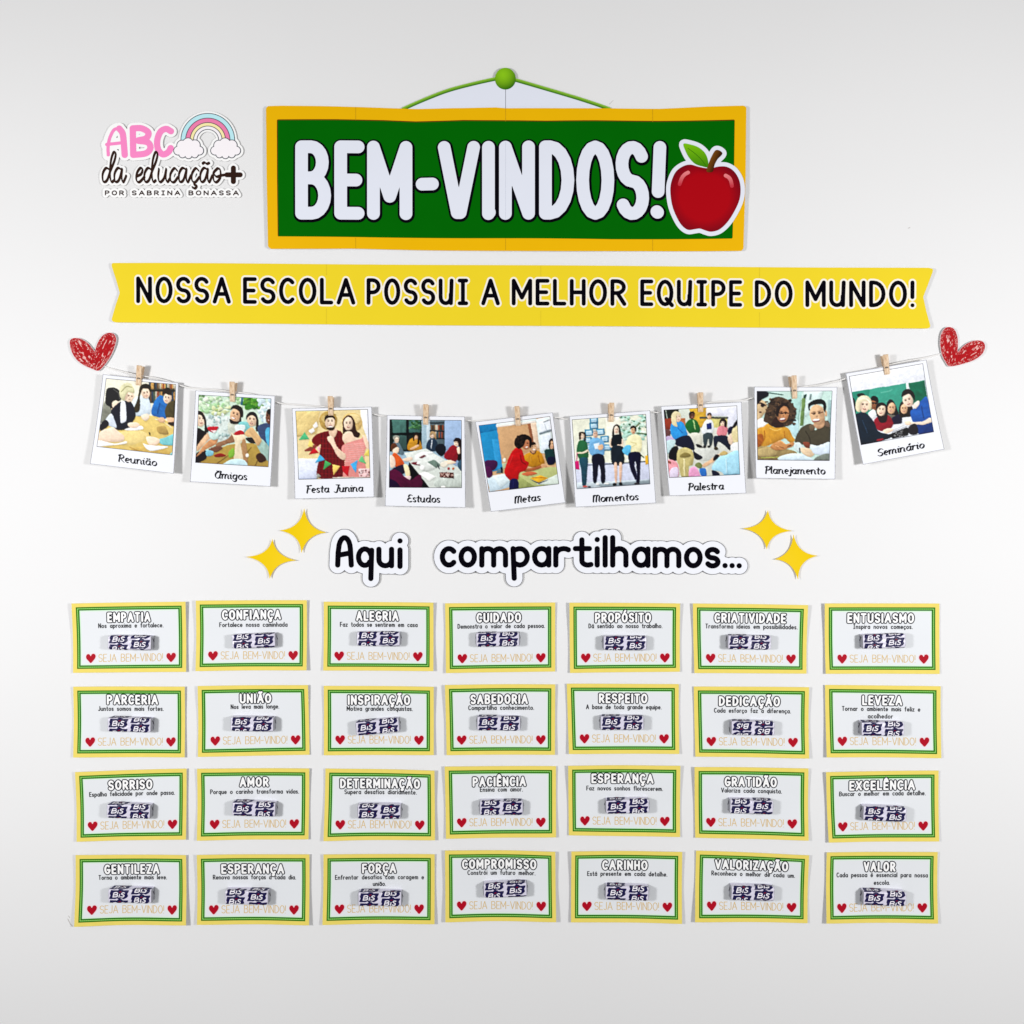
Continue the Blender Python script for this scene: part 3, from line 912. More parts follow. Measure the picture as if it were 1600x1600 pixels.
        self.e(s * .72, *f(turn * .42, .2), rx * .13, ry * .09, rot, a=.8)
        if smile:
            self.e((150, 74, 66), *f(turn * .35, .5), rx * .32, ry * .10, rot)
            self.e((238, 222, 212), *f(turn * .35, .48), rx * .21, ry * .04, rot)
        else:
            self.e(s * .58, *f(turn * .35, .52), rx * .26, ry * .07, rot)
    def speckle(self, c0, c1, box, n, w, h, seed):
        g = np.random.default_rng(seed)
        x0, y0, x1, y1 = box
        for _ in range(n):
            t = g.random()
            self.e(np.array(c0) * (1 - t) + np.array(c1) * t, x0 + g.random() * (x1 - x0), y0 + g.random() * (y1 - y0), w * (.5 + g.random()), h * (.5 + g.random()), g.random() * 60 - 30)
    def books(self, box, n, seed, dark=1.0):
        g = np.random.default_rng(seed)
        x0, y0, x1, y1 = box
        pal = [(70, 60, 50), (150, 130, 100), (90, 110, 90), (160, 80, 50), (200, 190, 170), (60, 80, 100), (120, 90, 60), (210, 160, 90)]
        for k in range(n):
            a = x0 + (x1 - x0) * k / n
            self.b(np.array(pal[g.integers(len(pal))]) * dark, (a, y0 + g.random() * (y1 - y0) * .25), (a + (x1 - x0) / n * .95, y0), (a + (x1 - x0) / n * .95, y1), (a, y1))
    def done(self, seed):
        n, k = self.N, self.SS
        m = self.n
        jy, jx = np.mgrid[0:m, 0:m]
        wx = 1.6 * (NZ(jx * .07 + seed, jy * .07 + 3) - .5) + 1.3 * (NZ(jx * .8, jy * .8 + seed) - .5)
        wy = 1.6 * (NZ(jx * .07 + 17, jy * .07 + seed) - .5) + 1.3 * (NZ(jx * .8 + 7, jy * .8) - .5)
        self.img = self.img[np.clip((jy + wy).round().astype(int), 0, m - 1), np.clip((jx + wx).round().astype(int), 0, m - 1)]
        im = self.img.reshape(n, k, n, k, 3).mean((1, 3))
        b = im.copy()      # a touch of softness, then grain
        for ax in (0, 1):
            b = (np.roll(b, 1, ax) + 5 * b + np.roll(b, -1, ax)) / 7
        w = b.copy()
        for _ in range(4):
            for ax in (0, 1):
                w = (np.roll(w, 1, ax) + w + np.roll(w, -1, ax)) / 3
        b = b + .45 * (b - w)
        b[0], b[-1], b[:, 0], b[:, -1] = im[0], im[-1], im[:, 0], im[:, -1]
        y, x = np.mgrid[0:n, 0:n]
        f = .55 * NZ(x * .16 + seed * 5, y * .16) + .45 * NZ(x * .5 + seed * 3, y * .5 + 11)
        t = np.clip(b / 255, 0, 1)
        b = 255 * (.60 * t + .40 * t * t * (3 - 2 * t))
        calm = self.calm.reshape(n, k, n, k).mean((1, 3))
        d = .40 * NZ(x * .20 + seed, y * .20 + 41) + .34 * NZ(x * .41 + 13, y * .41 + seed) + .26 * NZ(x * .83 + seed, y * .83 + 5)
        d = ((d - .5) * (1 - .8 * calm))[..., None]
        lum = b.mean(2, keepdims=True)
        b = (lum + (b - lum) * .86) * 1.05
        b = b * (1 + .16 * d)
        return np.clip((b - 8) * 1.0 * (1 + (f[..., None] - .5) * .05), 0, 255)

SK = (246, 212, 184); SK2 = (226, 178, 140); SK3 = (150, 98, 66); SK4 = (120, 78, 56)

def pic_meeting(q):
    P = Pic(q, (236, 232, 208))
    P.b((96, 86, 66), (880, 590), (1140, 590), (1140, 800), (880, 800))
    P.books((885, 600, 1140, 668), 17, 4); P.books((870, 690, 1140, 790), 15, 5, .9)
    P.l((40, 44, 40), 16, (870, 680), (1140, 688))
    P.b((224, 192, 112), (390, 1060), (560, 980), (760, 925), (960, 920), (1140, 1020), (1140, 1320), (370, 1320))
    P.e((240, 214, 150), 700, 1130, 170, 70, -8, a=.55); P.e((206, 166, 84), 900, 1260, 190, 40, 6, a=.6)
    P.p((128, 130, 118), (455, 780), (540, 800), (560, 900), (500, 960), (420, 980))
    P.p((38, 38, 40), (466, 670), (520, 648), (580, 668), (612, 730), (600, 775), (556, 790), (520, 860), (500, 830), (462, 800))
    P.l((92, 92, 88), 9, (530, 660), (580, 700), (596, 760)); P.e(SK, 556, 812, 36, 40); P.l((230, 196, 150), 16, (520, 860), (560, 850))
    P.p((206, 222, 236), (720, 770), (800, 728), (872, 742), (890, 900), (750, 915))
    P.p((64, 54, 26), (790, 650), (830, 618), (890, 630), (895, 680), (800, 700), (790, 860), (750, 890), (735, 850), (768, 760))
    P.face(848, 706, 42, 52, SK, -12, True, .2)
    P.p((44, 36, 24), (800, 660), (832, 618), (892, 632), (890, 662), (838, 660))
    P.p((34, 112, 188), (900, 900), (925, 800), (990, 728), (1050, 780), (1050, 940), (960, 932))
    P.l((18, 80, 150), 9, (985, 800), (960, 900)); P.face(1062, 756, 40, 52, SK, 12, True, -.4)
    P.p((52, 42, 30), (1010, 720), (1030, 668), (1085, 660), (1108, 710), (1090, 730), (1040, 712))
    P.p((86, 78, 46), (1030, 880), (1060, 810), (1120, 780), (1145, 800), (1145, 960), (1060, 960)); P.p(SK2, (1046, 940), (1145, 950), (1145, 1010), (1085, 1010)); P.p((58, 40, 26), (1060, 985), (1145, 980), (1145, 1014), (1085, 1012))
    P.p((26, 28, 50), (515, 880), (570, 810), (625, 782), (705, 786), (750, 905), (722, 985), (690, 1045), (566, 1052), (545, 960))
    P.p((228, 232, 244), (608, 796), (650, 790), (664, 950), (640, 985), (606, 975)); P.p((205, 216, 232), (470, 960), (520, 900), (562, 985), (570, 1040), (490, 1010))
    P.p((26, 26, 40), (420, 1010), (470, 960), (500, 1010), (430, 1070)); P.face(688, 736, 44, 52, SK, 14, False, .5)
    P.p((206, 202, 160), (590, 690), (610, 630), (660, 605), (715, 625), (735, 700), (680, 695), (650, 730), (640, 775), (605, 750)); P.l((150, 146, 100), 7, (610, 690), (660, 640), (715, 650))
    P.p((238, 206, 180), (415, 1085), (520, 1035), (580, 1060), (645, 1120), (630, 1165), (540, 1175), (420, 1170)); P.p((244, 244, 246), (395, 1160), (560, 1190), (660, 1165), (655, 1190), (470, 1215), (390, 1225))
    P.p((246, 246, 250), (650, 1050), (790, 1015), (822, 1048), (700, 1062)); P.p(SK, (680, 990), (760, 985), (790, 1010), (750, 1035), (690, 1030)); P.p((236, 214, 190), (800, 925), (860, 900), (880, 940), (840, 972))
    P.p((246, 246, 250), (930, 950), (1010, 975), (1095, 1040), (1050, 1000)); P.p(SK2, (960, 950), (1010, 935), (1030, 975), (985, 985)); P.p((178, 148, 84), (955, 1030), (1030, 1020), (1060, 1095), (970, 1085))
    P.p((122, 198, 204), (960, 1150), (1030, 1125), (1145, 1085), (1145, 1190), (1010, 1195)); P.p(SK, (850, 1130), (905, 1118), (975, 1145), (960, 1190), (885, 1205)); P.p((240, 244, 252), (820, 1185), (880, 1200), (1060, 1215), (890, 1252)); P.l((40, 40, 40), 10, (884, 1080), (886, 1105))
    P.p((140, 212, 216), (1080, 1270), (1145, 1240), (1145, 1320), (1060, 1320)); P.l((190, 150, 74), 8, (700, 1220), (840, 1280))
    return P
def pic_friends(q):
    P = Pic(q, (196, 222, 200))
    P.speckle((150, 200, 140), (232, 244, 222), (240, 300, 780, 520), 120, 26, 20, 2); P.speckle((170, 190, 120), (220, 226, 180), (430, 430, 640, 560), 30, 20, 16, 21)
    P.speckle((30, 110, 20), (120, 180, 60), (800, 320, 1060, 470), 70, 26, 20, 3); P.l((40, 110, 130), 24, (790, 320), (780, 420)); P.speckle((30, 60, 30), (110, 150, 90), (250, 295, 320, 320), 12, 12, 8, 9)
    P.speckle((180, 206, 216), (236, 244, 246), (1000, 350, 1150, 650), 40, 24, 30, 5); P.b((206, 220, 214), (320, 560), (640, 560), (640, 880), (320, 880)); P.speckle((140, 170, 170), (230, 236, 230), (330, 530, 620, 860), 60, 16, 22, 6)
    P.p((176, 146, 70), (230, 1150), (450, 1000), (620, 920), (900, 900), (1140, 1000), (1140, 1210), (230, 1210)); P.l((120, 92, 40), 8, (480, 1150), (690, 1000)); P.l((120, 92, 40), 8, (830, 1040), (900, 950)); P.l((110, 84, 36), 8, (950, 1180), (1000, 1080))
    P.p((190, 196, 180), (610, 650), (680, 620), (760, 640), (830, 780), (700, 850), (620, 780)); P.face(702, 545, 66, 88, SK2, 18, True, -.2)
    P.p((40, 30, 26), (632, 600), (690, 628), (742, 620), (765, 560), (770, 640), (700, 662), (640, 650)); P.p((36, 28, 24), (640, 480), (670, 432), (730, 425), (790, 470), (800, 560), (765, 580), (750, 510), (690, 470)); P.e((250, 244, 236), 672, 586, 24, 8, 18)
    P.face(908, 612, 62, 84, (232, 196, 166), 4, True, -.1); P.p((26, 22, 24), (835, 610), (850, 540), (905, 508), (965, 540), (990, 640), (985, 740), (955, 740), (960, 600), (915, 552), (865, 570))
    P.p((120, 190, 190), (740, 650), (850, 640), (880, 740), (760, 790)); P.p((60, 80, 116), (990, 680), (1150, 670), (1150, 940), (1060, 880), (990, 780)); P.p((80, 170, 210), (1080, 730), (1150, 720), (1150, 950), (1090, 890))
    P.face(1125, 570, 46, 90, SK4, 0, True, -.4); P.e((24, 20, 20), 1128, 510, 34, 34)
    P.face(275, 600, 55, 96, SK, 0, True, .3); P.p((44, 34, 30), (240, 500), (290, 510), (330, 580), (350, 700), (380, 740), (330, 770), (318, 640), (290, 560), (240, 540)); P.p((30, 24, 30), (230, 720), (300, 740), (350, 780), (280, 880), (230, 930)); P.p((34, 26, 36), (220, 1030), (330, 990), (345, 1090), (220, 1145))
    P.p(SK2, (232, 940), (330, 800), (400, 760), (420, 800), (330, 900), (240, 1000)); P.p((200, 140, 96), (225, 1060), (320, 920), (410, 850), (480, 840), (460, 910), (340, 980), (240, 1060)); P.p((192, 220, 212), (380, 750), (480, 750), (490, 830), (430, 860), (380, 820))
    P.p((196, 12, 40), (360, 700), (486, 692), (478, 730), (440, 768), (386, 752)); P.p((236, 220, 220), (395, 740), (470, 740), (440, 780))
    P.p((150, 110, 80), (470, 900), (600, 850), (680, 780), (710, 870), (600, 910), (480, 950)); P.p((120, 80, 60), (380, 970), (480, 930), (545, 960), (470, 1010), (400, 1000))
    P.p((40, 34, 34), (830, 840), (900, 830), (980, 890), (900, 900)); P.p((150, 180, 170), (960, 900), (1010, 830), (1130, 960), (1135, 1120), (1050, 1060))
    P.p((214, 170, 120), (820, 770), (900, 700), (960, 760), (1030, 860), (980, 930), (910, 830), (850, 820)); P.p((214, 228, 226), (700, 680), (820, 680), (800, 770), (720, 770))
    P.p((190, 6, 34), (690, 772), (760, 740), (815, 770), (780, 810), (720, 812)); P.p((226, 206, 172), (655, 770), (700, 800), (810, 790), (830, 850), (770, 900), (810, 1130), (690, 1120), (700, 900)); P.p((170, 130, 90), (780, 900), (830, 860), (860, 1130), (810, 1120))
    P.p((192, 226, 236), (540, 1170), (660, 1100), (820, 1110), (835, 1210), (540, 1210)); P.p((150, 30, 24), (440, 1050), (520, 1025), (588, 1055), (480, 1075)); P.p((130, 180, 60), (620, 1010), (680, 960), (690, 1050), (630, 1080)); P.p((120, 180, 200), (345, 990), (430, 1000), (420, 1050), (350, 1060)); P.p((70, 36, 26), (960, 1060), (1020, 1020), (1090, 1100), (1010, 1140)); P.e((240, 240, 230), 850, 1050, 20, 24)
    return P
def pic_party(q):
    P = Pic(q, (232, 206, 150))
    P.b((226, 196, 130), (180, 340), (480, 340), (440, 620), (200, 660)); P.p((238, 238, 250), (990, 320), (1090, 320), (1110, 760), (1050, 640), (1000, 460)); P.b((216, 222, 244), (210, 930), (470, 930), (440, 1190), (215, 1190)); P.b((196, 206, 236), (215, 1080), (440, 1080), (440, 1190), (215, 1190), a=.5)
    P.e((184, 150, 80), 585, 460, 112, 116); P.e((206, 176, 110), 570, 440, 70, 60); P.e((214, 178, 112), 880, 480, 130, 116); P.e((230, 200, 140), 900, 440, 90, 60)
    P.b((240, 236, 232), (340, 590), (400, 545), (420, 590), (375, 625)); P.b((240, 236, 232), (395, 520), (440, 470), (460, 530), (415, 560))
    P.p((122, 18, 28), (380, 710), (440, 630), (570, 590), (700, 580), (770, 650), (790, 900), (770, 1110), (740, 1160), (460, 1165), (470, 930), (490, 760), (440, 780)); 
    for k in range(7):
        P.l((70, 10, 22), 9, (500 + 40 * k, 620), (490 + 42 * k, 1150), a=.55)
    for k in range(8):
        P.l((176, 30, 34), 8, (480, 680 + 62 * k), (780, 690 + 62 * k), a=.45)
    P.p((226, 186, 156), (590, 560), (690, 560), (680, 640), (640, 680), (600, 640)); P.face(606, 476, 62, 92, SK, 0, True, .15); P.p((60, 40, 30), (545, 500), (560, 545), (650, 540), (664, 500), (660, 560), (625, 582), (570, 568)); P.e((250, 244, 236), 612, 536, 26, 9)
    P.p((50, 36, 28), (540, 470), (545, 410), (600, 385), (660, 410), (672, 460), (640, 425), (570, 430)); P.p((184, 156, 90), (530, 400), (600, 350), (690, 390), (620, 385))
    P.p((64, 34, 28), (765, 560), (765, 460), (810, 405), (870, 405), (915, 480), (930, 580), (980, 620), (960, 670), (900, 670), (870, 600), (800, 600), (770, 630))
    P.p((236, 200, 172), (760, 660), (810, 600), (870, 600), (910, 660), (1000, 690), (1050, 760), (800, 740)); P.face(832, 500, 58, 84, (240, 206, 180), 0, True, 0)
    P.p((226, 140, 134), (770, 760), (870, 720), (1000, 680), (1020, 640), (1060, 760), (1030, 900), (1050, 1180), (780, 1180), (800, 900), (750, 830))
    for k in range(9):
        P.l((240, 190, 184), 7, (790, 760 + 26 * k), (1030, 740 + 26 * k), a=.7)
    P.p((236, 200, 172), (1010, 640), (1060, 680), (1105, 770), (1100, 830), (1050, 780)); P.p((236, 200, 172), (575, 660), (640, 660), (690, 780), (800, 880), (780, 950), (700, 900), (620, 760), (580, 710))
    P.p((150, 70, 60), (290, 830), (370, 780), (440, 760), (400, 830), (320, 840)); P.b((84, 190, 130), (220, 700), (295, 605), (350, 690)); P.b((238, 208, 110), (330, 780), (350, 700), (400, 740), (390, 790)); P.b((200, 20, 40), (340, 880), (410, 800), (470, 860)); P.b((240, 170, 180), (440, 800), (475, 770), (480, 860))
    P.b((70, 170, 226), (420, 985), (480, 880), (545, 945)); P.b((76, 170, 96), (520, 1075), (545, 950), (625, 995)); P.b((240, 196, 100), (650, 1140), (635, 1000), (735, 1025)); P.b((196, 16, 36), (765, 1090), (755, 1025), (850, 1020), (830, 1150)); P.b((64, 164, 230), (930, 1110), (860, 1000), (950, 950)); P.b((110, 200, 130), (960, 960), (1000, 890), (1060, 1000)); P.b((240, 214, 100), (1020, 890), (1090, 810), (1100, 900))
    P.b((236, 190, 190), (960, 1060), (1100, 1050), (1105, 1170), (970, 1170)); P.speckle((90, 30, 30), (240, 220, 220), (970, 1070, 1100, 1160), 20, 12, 10, 8); P.b((150, 150, 140), (450, 1110), (500, 1150), (440, 1190)); P.b((200, 190, 176), (640, 1160), (1110, 1160), (1110, 1190), (640, 1190))
    return P
def pic_study(q):
    P = Pic(q, (150, 178, 196))
    P.b((28, 44, 40), (150, 295), (580, 295), (580, 720), (150, 720)); P.b((78, 120, 112), (190, 310), (375, 310), (375, 480), (205, 490)); P.b((70, 112, 106), (410, 310), (570, 310), (570, 470), (410, 480)); P.speckle((30, 80, 40), (110, 160, 110), (410, 310, 570, 420), 40, 18, 9, 4); P.b((66, 96, 92), (200, 510), (380, 510), (390, 700), (240, 700)); P.b((22, 30, 34), (380, 300), (408, 300), (408, 720), (384, 720)); P.b((14, 24, 28), (160, 480), (580, 470), (580, 500), (160, 505))
    P.b((150, 176, 190), (580, 300), (690, 300), (680, 700), (580, 700)); P.b((186, 204, 214), (640, 300), (690, 300), (690, 700), (650, 700)); P.b((90, 108, 116), (690, 300), (880, 300), (880, 640), (690, 640)); P.books((700, 370, 870, 440), 9, 3); P.books((740, 460, 870, 545), 8, 6); P.l((24, 34, 40), 14, (690, 345), (880, 348)); P.l((24, 34, 40), 14, (690, 448), (880, 458)); P.l((24, 34, 40), 12, (740, 552), (880, 552)); P.b((150, 176, 214), (880, 300), (1110, 300), (1110, 900), (880, 900)); P.b((126, 150, 186), (880, 560), (1110, 520), (1110, 700), (880, 700), a=.5)
    P.p((198, 140, 36), (400, 700), (410, 590), (460, 540), (545, 560), (580, 640), (570, 700)); P.face(505, 520, 30, 42, SK2, 0, True); P.p((40, 28, 22), (465, 560), (475, 490), (515, 465), (545, 500), (545, 620), (520, 640), (528, 520), (490, 510), (480, 580)); P.p(SK2, (430, 680), (530, 630), (540, 655), (450, 700))
    P.p((40, 62, 84), (640, 690), (655, 590), (710, 555), (770, 580), (790, 690), (720, 720)); P.face(716, 505, 28, 42, SK, 0, True); P.p((170, 140, 100), (680, 540), (690, 470), (730, 455), (765, 490), (770, 560), (745, 540), (735, 490), (700, 500)); P.l((220, 226, 236), 12, (715, 570), (705, 680))
    P.p((24, 30, 44), (760, 700), (790, 630), (850, 620), (895, 660), (880, 750), (830, 780)); P.p((104, 126, 138), (200, 690), (215, 600), (280, 600), (350, 740), (300, 760)); P.e((150, 150, 140), 250, 545, 46, 36); P.face(255, 575, 28, 38, SK, 0, False, .3)
    P.b((206, 214, 206), (350, 740), (640, 680), (1100, 960), (1110, 1210), (690, 1210), (420, 860)); P.p((220, 226, 220), (480, 800), (640, 720), (860, 840), (640, 980)); P.p((190, 200, 192), (760, 1100), (1100, 1020), (1110, 1200), (800, 1200))
    P.b((14, 14, 24), (420, 860), (690, 1200), (500, 1200), (380, 1000)); P.p((100, 60, 36), (180, 640), (230, 610), (270, 660), (250, 720), (190, 720)); P.p(SK, (200, 700), (270, 660), (280, 720), (230, 760)); P.p((220, 92, 34), (200, 780), (240, 740), (330, 830), (350, 890), (250, 930)); P.p((236, 206, 186), (165, 780), (220, 790), (240, 900), (180, 930)); P.p((234, 204, 180), (330, 820), (440, 790), (460, 830), (380, 850))
    P.p((40, 30, 60), (200, 950), (350, 890), (360, 1000), (240, 1030)); P.p((240, 220, 170), (345, 890), (400, 900), (430, 1030), (390, 1060), (360, 980)); P.p((226, 190, 190), (330, 1050), (440, 1040), (420, 1090), (350, 1080)); P.p((92, 14, 62), (150, 1000), (260, 960), (420, 1090), (560, 1020), (560, 1210), (150, 1210)); P.p((40, 12, 60), (150, 1080), (260, 1120), (300, 1210), (150, 1210))
    P.p((150, 20, 40), (870, 790), (950, 660), (1010, 640), (1060, 700), (1040, 840), (960, 840)); P.face(1035, 610, 34, 44, SK, 10, True, -.4); P.p((36, 20, 24), (1000, 590), (1020, 545), (1070, 545), (1105, 600), (1105, 840), (1050, 830), (1060, 680), (1050, 590)); P.p(SK, (1040, 680), (1075, 660), (1085, 740), (1055, 750)); P.p((60, 90, 110), (1050, 870), (1110, 830), (1110, 970), (1060, 940)); P.p(SK, (880, 850), (960, 830), (1030, 870), (900, 890))
    P.b((110, 130, 120), (655, 855), (745, 828), (840, 900), (770, 935)); P.b((120, 60, 70), (545, 800), (610, 760), (640, 775), (580, 812)); P.b((120, 34, 52), (440, 870), (540, 850), (560, 900), (470, 890)); P.e((252, 252, 250), 540, 868, 24, 20); P.e((246, 246, 244), 590, 930, 32, 34); P.b((244, 246, 242), (540, 1010), (630, 980), (765, 1050), (680, 1108)); P.b((84, 34, 30), (815, 990), (1000, 1000), (1000, 1075), (820, 1058)); P.speckle((150, 110, 100), (230, 210, 200), (830, 1000, 990, 1050), 18, 9, 14, 2); P.e((230, 220, 200), 870, 890, 50, 36); P.e((200, 110, 60), 990, 945, 16, 16); P.e((160, 60, 60), 930, 945, 16, 18); P.l((50, 50, 60), 10, (790, 890), (810, 950)); P.e((246, 246, 240), 860, 1185, 30, 16); P.p((240, 246, 244), (650, 740), (720, 720), (730, 745), (670, 755))
    return P
def pic_goals(q):
    P = Pic(q, (206, 164, 122))
    P.b((30, 140, 196), (150, 370), (385, 340), (470, 960), (230, 1000)); P.b((16, 120, 176), (150, 370), (385, 340), (400, 440), (170, 480), a=.7); P.b((60, 160, 224), (330, 560), (410, 560), (470, 950), (380, 960), a=.6)
    P.b((214, 232, 228), (380, 330), (900, 250), (910, 340), (395, 400)); P.b((236, 226, 216), (380, 380), (900, 320), (900, 345), (395, 405)); P.b((200, 156, 114), (410, 400), (820, 360), (860, 700), (520, 860), (440, 700)); P.b((150, 96, 66), (790, 360), (830, 355), (880, 640), (850, 640)); P.b((226, 196, 170), (830, 352), (905, 340), (950, 680), (890, 680)); P.b((206, 224, 224), (900, 300), (1110, 250), (1180, 760), (960, 740))
    P.b((226, 234, 246), (940, 340), (1080, 290), (1110, 460), (960, 480)); P.b((220, 232, 248), (960, 510), (1090, 470), (1110, 640), (975, 720)); P.l((120, 134, 142), 26, (950, 490), (1100, 440)); P.l((100, 110, 118), 10, (1000, 340), (1080, 310)); P.l((180, 190, 200), 8, (1010, 360), (1040, 460))
    P.b((190, 212, 226), (260, 1070), (520, 1000), (590, 1180), (300, 1260)); P.b((210, 228, 236), (320, 1040), (480, 1010), (560, 1100), (440, 1200)); P.b((100, 130, 140), (400, 960), (470, 940), (470, 1000), (380, 1010)); P.p((76, 26, 80), (235, 850), (380, 838), (395, 920), (330, 970), (250, 950)); P.p((90, 24, 84), (240, 930), (310, 930), (335, 1030), (270, 1065)); P.e((250, 240, 220), 490, 830, 22, 28); P.b((170, 184, 150), (460, 880), (520, 870), (520, 940), (470, 950)); P.b((24, 34, 44), (440, 930), (465, 925), (465, 1000), (445, 1000))
    P.p((24, 66, 66), (1015, 720), (1070, 690), (1150, 700), (1160, 860), (1060, 890)); P.p((24, 24, 60), (1060, 800), (1150, 790), (1150, 870), (1060, 890)); P.face(1105, 630, 32, 60, SK2, 0, True); P.p((40, 34, 36), (1068, 640), (1075, 570), (1115, 552), (1150, 600), (1155, 720), (1132, 720), (1130, 600), (1095, 590), (1085, 690))
    P.p((196, 136, 24), (745, 790), (800, 740), (900, 710), (970, 740), (1015, 860), (960, 910), (800, 910)); P.l((160, 100, 14), 10, (930, 770), (950, 860)); P.l((220, 160, 60), 8, (830, 780), (840, 850)); P.p((200, 146, 104), (830, 700), (900, 690), (895, 740), (840, 750)); P.face(872, 660, 40, 62, SK2, -4, True, .3); P.p((50, 34, 26), (825, 700), (832, 730), (880, 745), (905, 700), (895, 740), (860, 752)); P.e((250, 244, 236), 876, 694, 18, 7); P.p((40, 28, 22), (825, 660), (832, 610), (880, 595), (900, 625), (850, 640))
    P.p((200, 150, 110), (960, 900), (1010, 880), (1045, 920), (990, 950)); P.p((178, 186, 122), (660, 1030), (760, 980), (1160, 920), (1210, 1010), (1200, 1150), (880, 1185), (670, 1220)); P.b((150, 160, 98), (665, 1030), (890, 1180), (680, 1215)); P.p((206, 220, 208), (900, 1150), (1190, 1010), (1200, 1150)); P.p((210, 110, 70), (720, 1010), (840, 980), (920, 1010), (790, 1040)); P.b((244, 176, 40), (830, 1070), (960, 1030), (1065, 1065), (940, 1125)); P.l((200, 120, 30), 8, (860, 1060), (1030, 1060)); P.b((60, 60, 90), (820, 1080), (940, 1128), (1110, 1070), (940, 1142))
    P.p((170, 100, 60), (740, 960), (860, 930), (950, 905), (970, 930), (880, 965), (770, 985)); P.p((196, 14, 22), (490, 1000), (520, 880), (580, 740), (640, 675), (720, 700), (760, 830), (810, 870), (770, 960), (690, 1000), (660, 1090), (560, 1090)); P.l((140, 6, 16), 16, (700, 760), (720, 850), (770, 890)); P.l((226, 50, 50), 12, (600, 770), (550, 900)); P.p((24, 26, 80), (570, 1090), (660, 1090), (670, 1220), (560, 1240)); P.l((40, 44, 110), 8, (610, 1110), (600, 1220))
    P.p((184, 118, 84), (720, 640), (790, 570), (820, 600), (810, 670), (760, 690)); P.e((40, 26, 22), 790, 610, 10, 6); P.e((250, 244, 236), 782, 662, 18, 7, -20); P.p((28, 20, 20), (625, 640), (630, 560), (690, 505), (770, 500), (840, 550), (845, 640), (820, 670), (810, 580), (770, 570), (740, 640), (680, 685)); P.speckle((20, 14, 14), (60, 44, 38), (640, 520, 740, 660), 40, 14, 12, 3)
    return P
def pic_moments(q):
    P = Pic(q, (226, 228, 204))
    P.b((238, 236, 214), (560, 270), (760, 250), (760, 600), (580, 640)); P.b((200, 206, 232), (130, 880), (1130, 850), (1135, 1120), (150, 1190)); P.l((60, 70, 80), 12, (310, 900), (1100, 850)); P.b((186, 200, 210), (150, 1130), (1130, 1080), (1135, 1160), (170, 1220)); P.b((110, 124, 130), (450, 1150), (1135, 1090), (1135, 1150), (500, 1190), a=.6)
    for x, y in ((405, 385), (340, 475), (490, 465), (320, 575), (545, 560), (575, 670), (330, 670), (405, 310)):
        P.b((60, 134, 170), (x - 58, y - 42), (x + 55, y - 46), (x + 58, y + 38), (x - 52, y + 44)); P.b((176, 212, 236), (x - 38, y - 26), (x + 38, y - 30), (x + 40, y + 24), (x - 36, y + 28)); P.l((120, 170, 206), 6, (x - 24, y), (x + 24, y))
    P.speckle((150, 210, 190), (214, 232, 214), (740, 240, 1100, 560), 70, 30, 22, 3); P.speckle((40, 90, 70), (110, 150, 110), (740, 260, 1100, 520), 26, 14, 8, 5); P.l((80, 100, 70), 12, (1100, 250), (1110, 850)); P.l((90, 110, 60), 14, (1000, 350), (940, 420), (900, 520)); P.l((80, 110, 70), 14, (960, 480), (1080, 490)); P.b((236, 170, 40), (1075, 780), (1110, 770), (1115, 880), (1075, 890)); P.l((60, 80, 50), 14, (1010, 760), (1060, 800)); P.b((250, 250, 246), (830, 820), (1040, 800), (1050, 850), (830, 850), a=.6)
    P.p((44, 110, 70), (180, 730), (200, 600), (250, 570), (310, 600), (330, 720), (320, 810), (220, 820)); P.l(SK, 22, (195, 740), (260, 735), (330, 705)); P.p((36, 80, 96), (215, 815), (325, 810), (315, 960), (300, 1160), (255, 1170), (235, 960)); P.face(252, 512, 30, 48, SK, 0, False); P.p((60, 44, 36), (215, 560), (212, 480), (250, 464), (295, 480), (300, 570), (278, 580), (280, 500), (240, 490), (232, 560)); P.l((200, 30, 120), 9, (186, 740), (176, 860)); P.b((206, 16, 110), (152, 850), (205, 842), (212, 952), (160, 955)); P.e((200, 90, 80), 290, 1180, 34, 12); P.e((40, 30, 40), 345, 1185, 18, 10)
    P.p((110, 166, 216), (345, 720), (350, 590), (400, 540), (460, 540), (530, 590), (545, 690), (525, 770), (390, 775)); P.face(422, 492, 32, 52, (228, 184, 160), 0, False); P.e((180, 176, 172), 420, 450, 30, 14); P.b((210, 224, 240), (405, 620), (480, 605), (470, 690), (420, 690)); P.p(SK2, (460, 650), (520, 630), (520, 690), (470, 700)); P.p((24, 24, 50), (385, 770), (525, 765), (550, 900), (548, 1110), (500, 1120), (490, 960), (465, 900), (440, 1110), (395, 1115), (388, 930)); P.e((240, 240, 240), 450, 1145, 26, 14); P.e((236, 236, 236), 570, 1138, 36, 10)
    P.p((30, 26, 30), (640, 560), (655, 410), (690, 370), (735, 385), (765, 500), (770, 560), (735, 520), (730, 420), (690, 400), (672, 440), (668, 520)); P.p((22, 34, 44), (630, 640), (640, 530), (690, 500), (750, 500), (780, 560), (770, 640), (740, 660), (660, 660)); P.face(697, 438, 30, 50, (240, 206, 182), 0, True); P.l((238, 204, 180), 22, (622, 560), (625, 650), (700, 650)); P.l((238, 204, 180), 22, (780, 560), (775, 630), (710, 640)); P.p((30, 44, 56), (640, 660), (780, 655), (800, 760), (790, 880), (650, 885)); P.p((224, 180, 156), (668, 885), (708, 885), (704, 1110), (680, 1110)); P.p((224, 180, 156), (735, 885), (775, 880), (762, 1110), (740, 1110)); P.e((20, 20, 26), 672, 1150, 24, 20); P.e((20, 20, 26), 752, 1142, 22, 20)
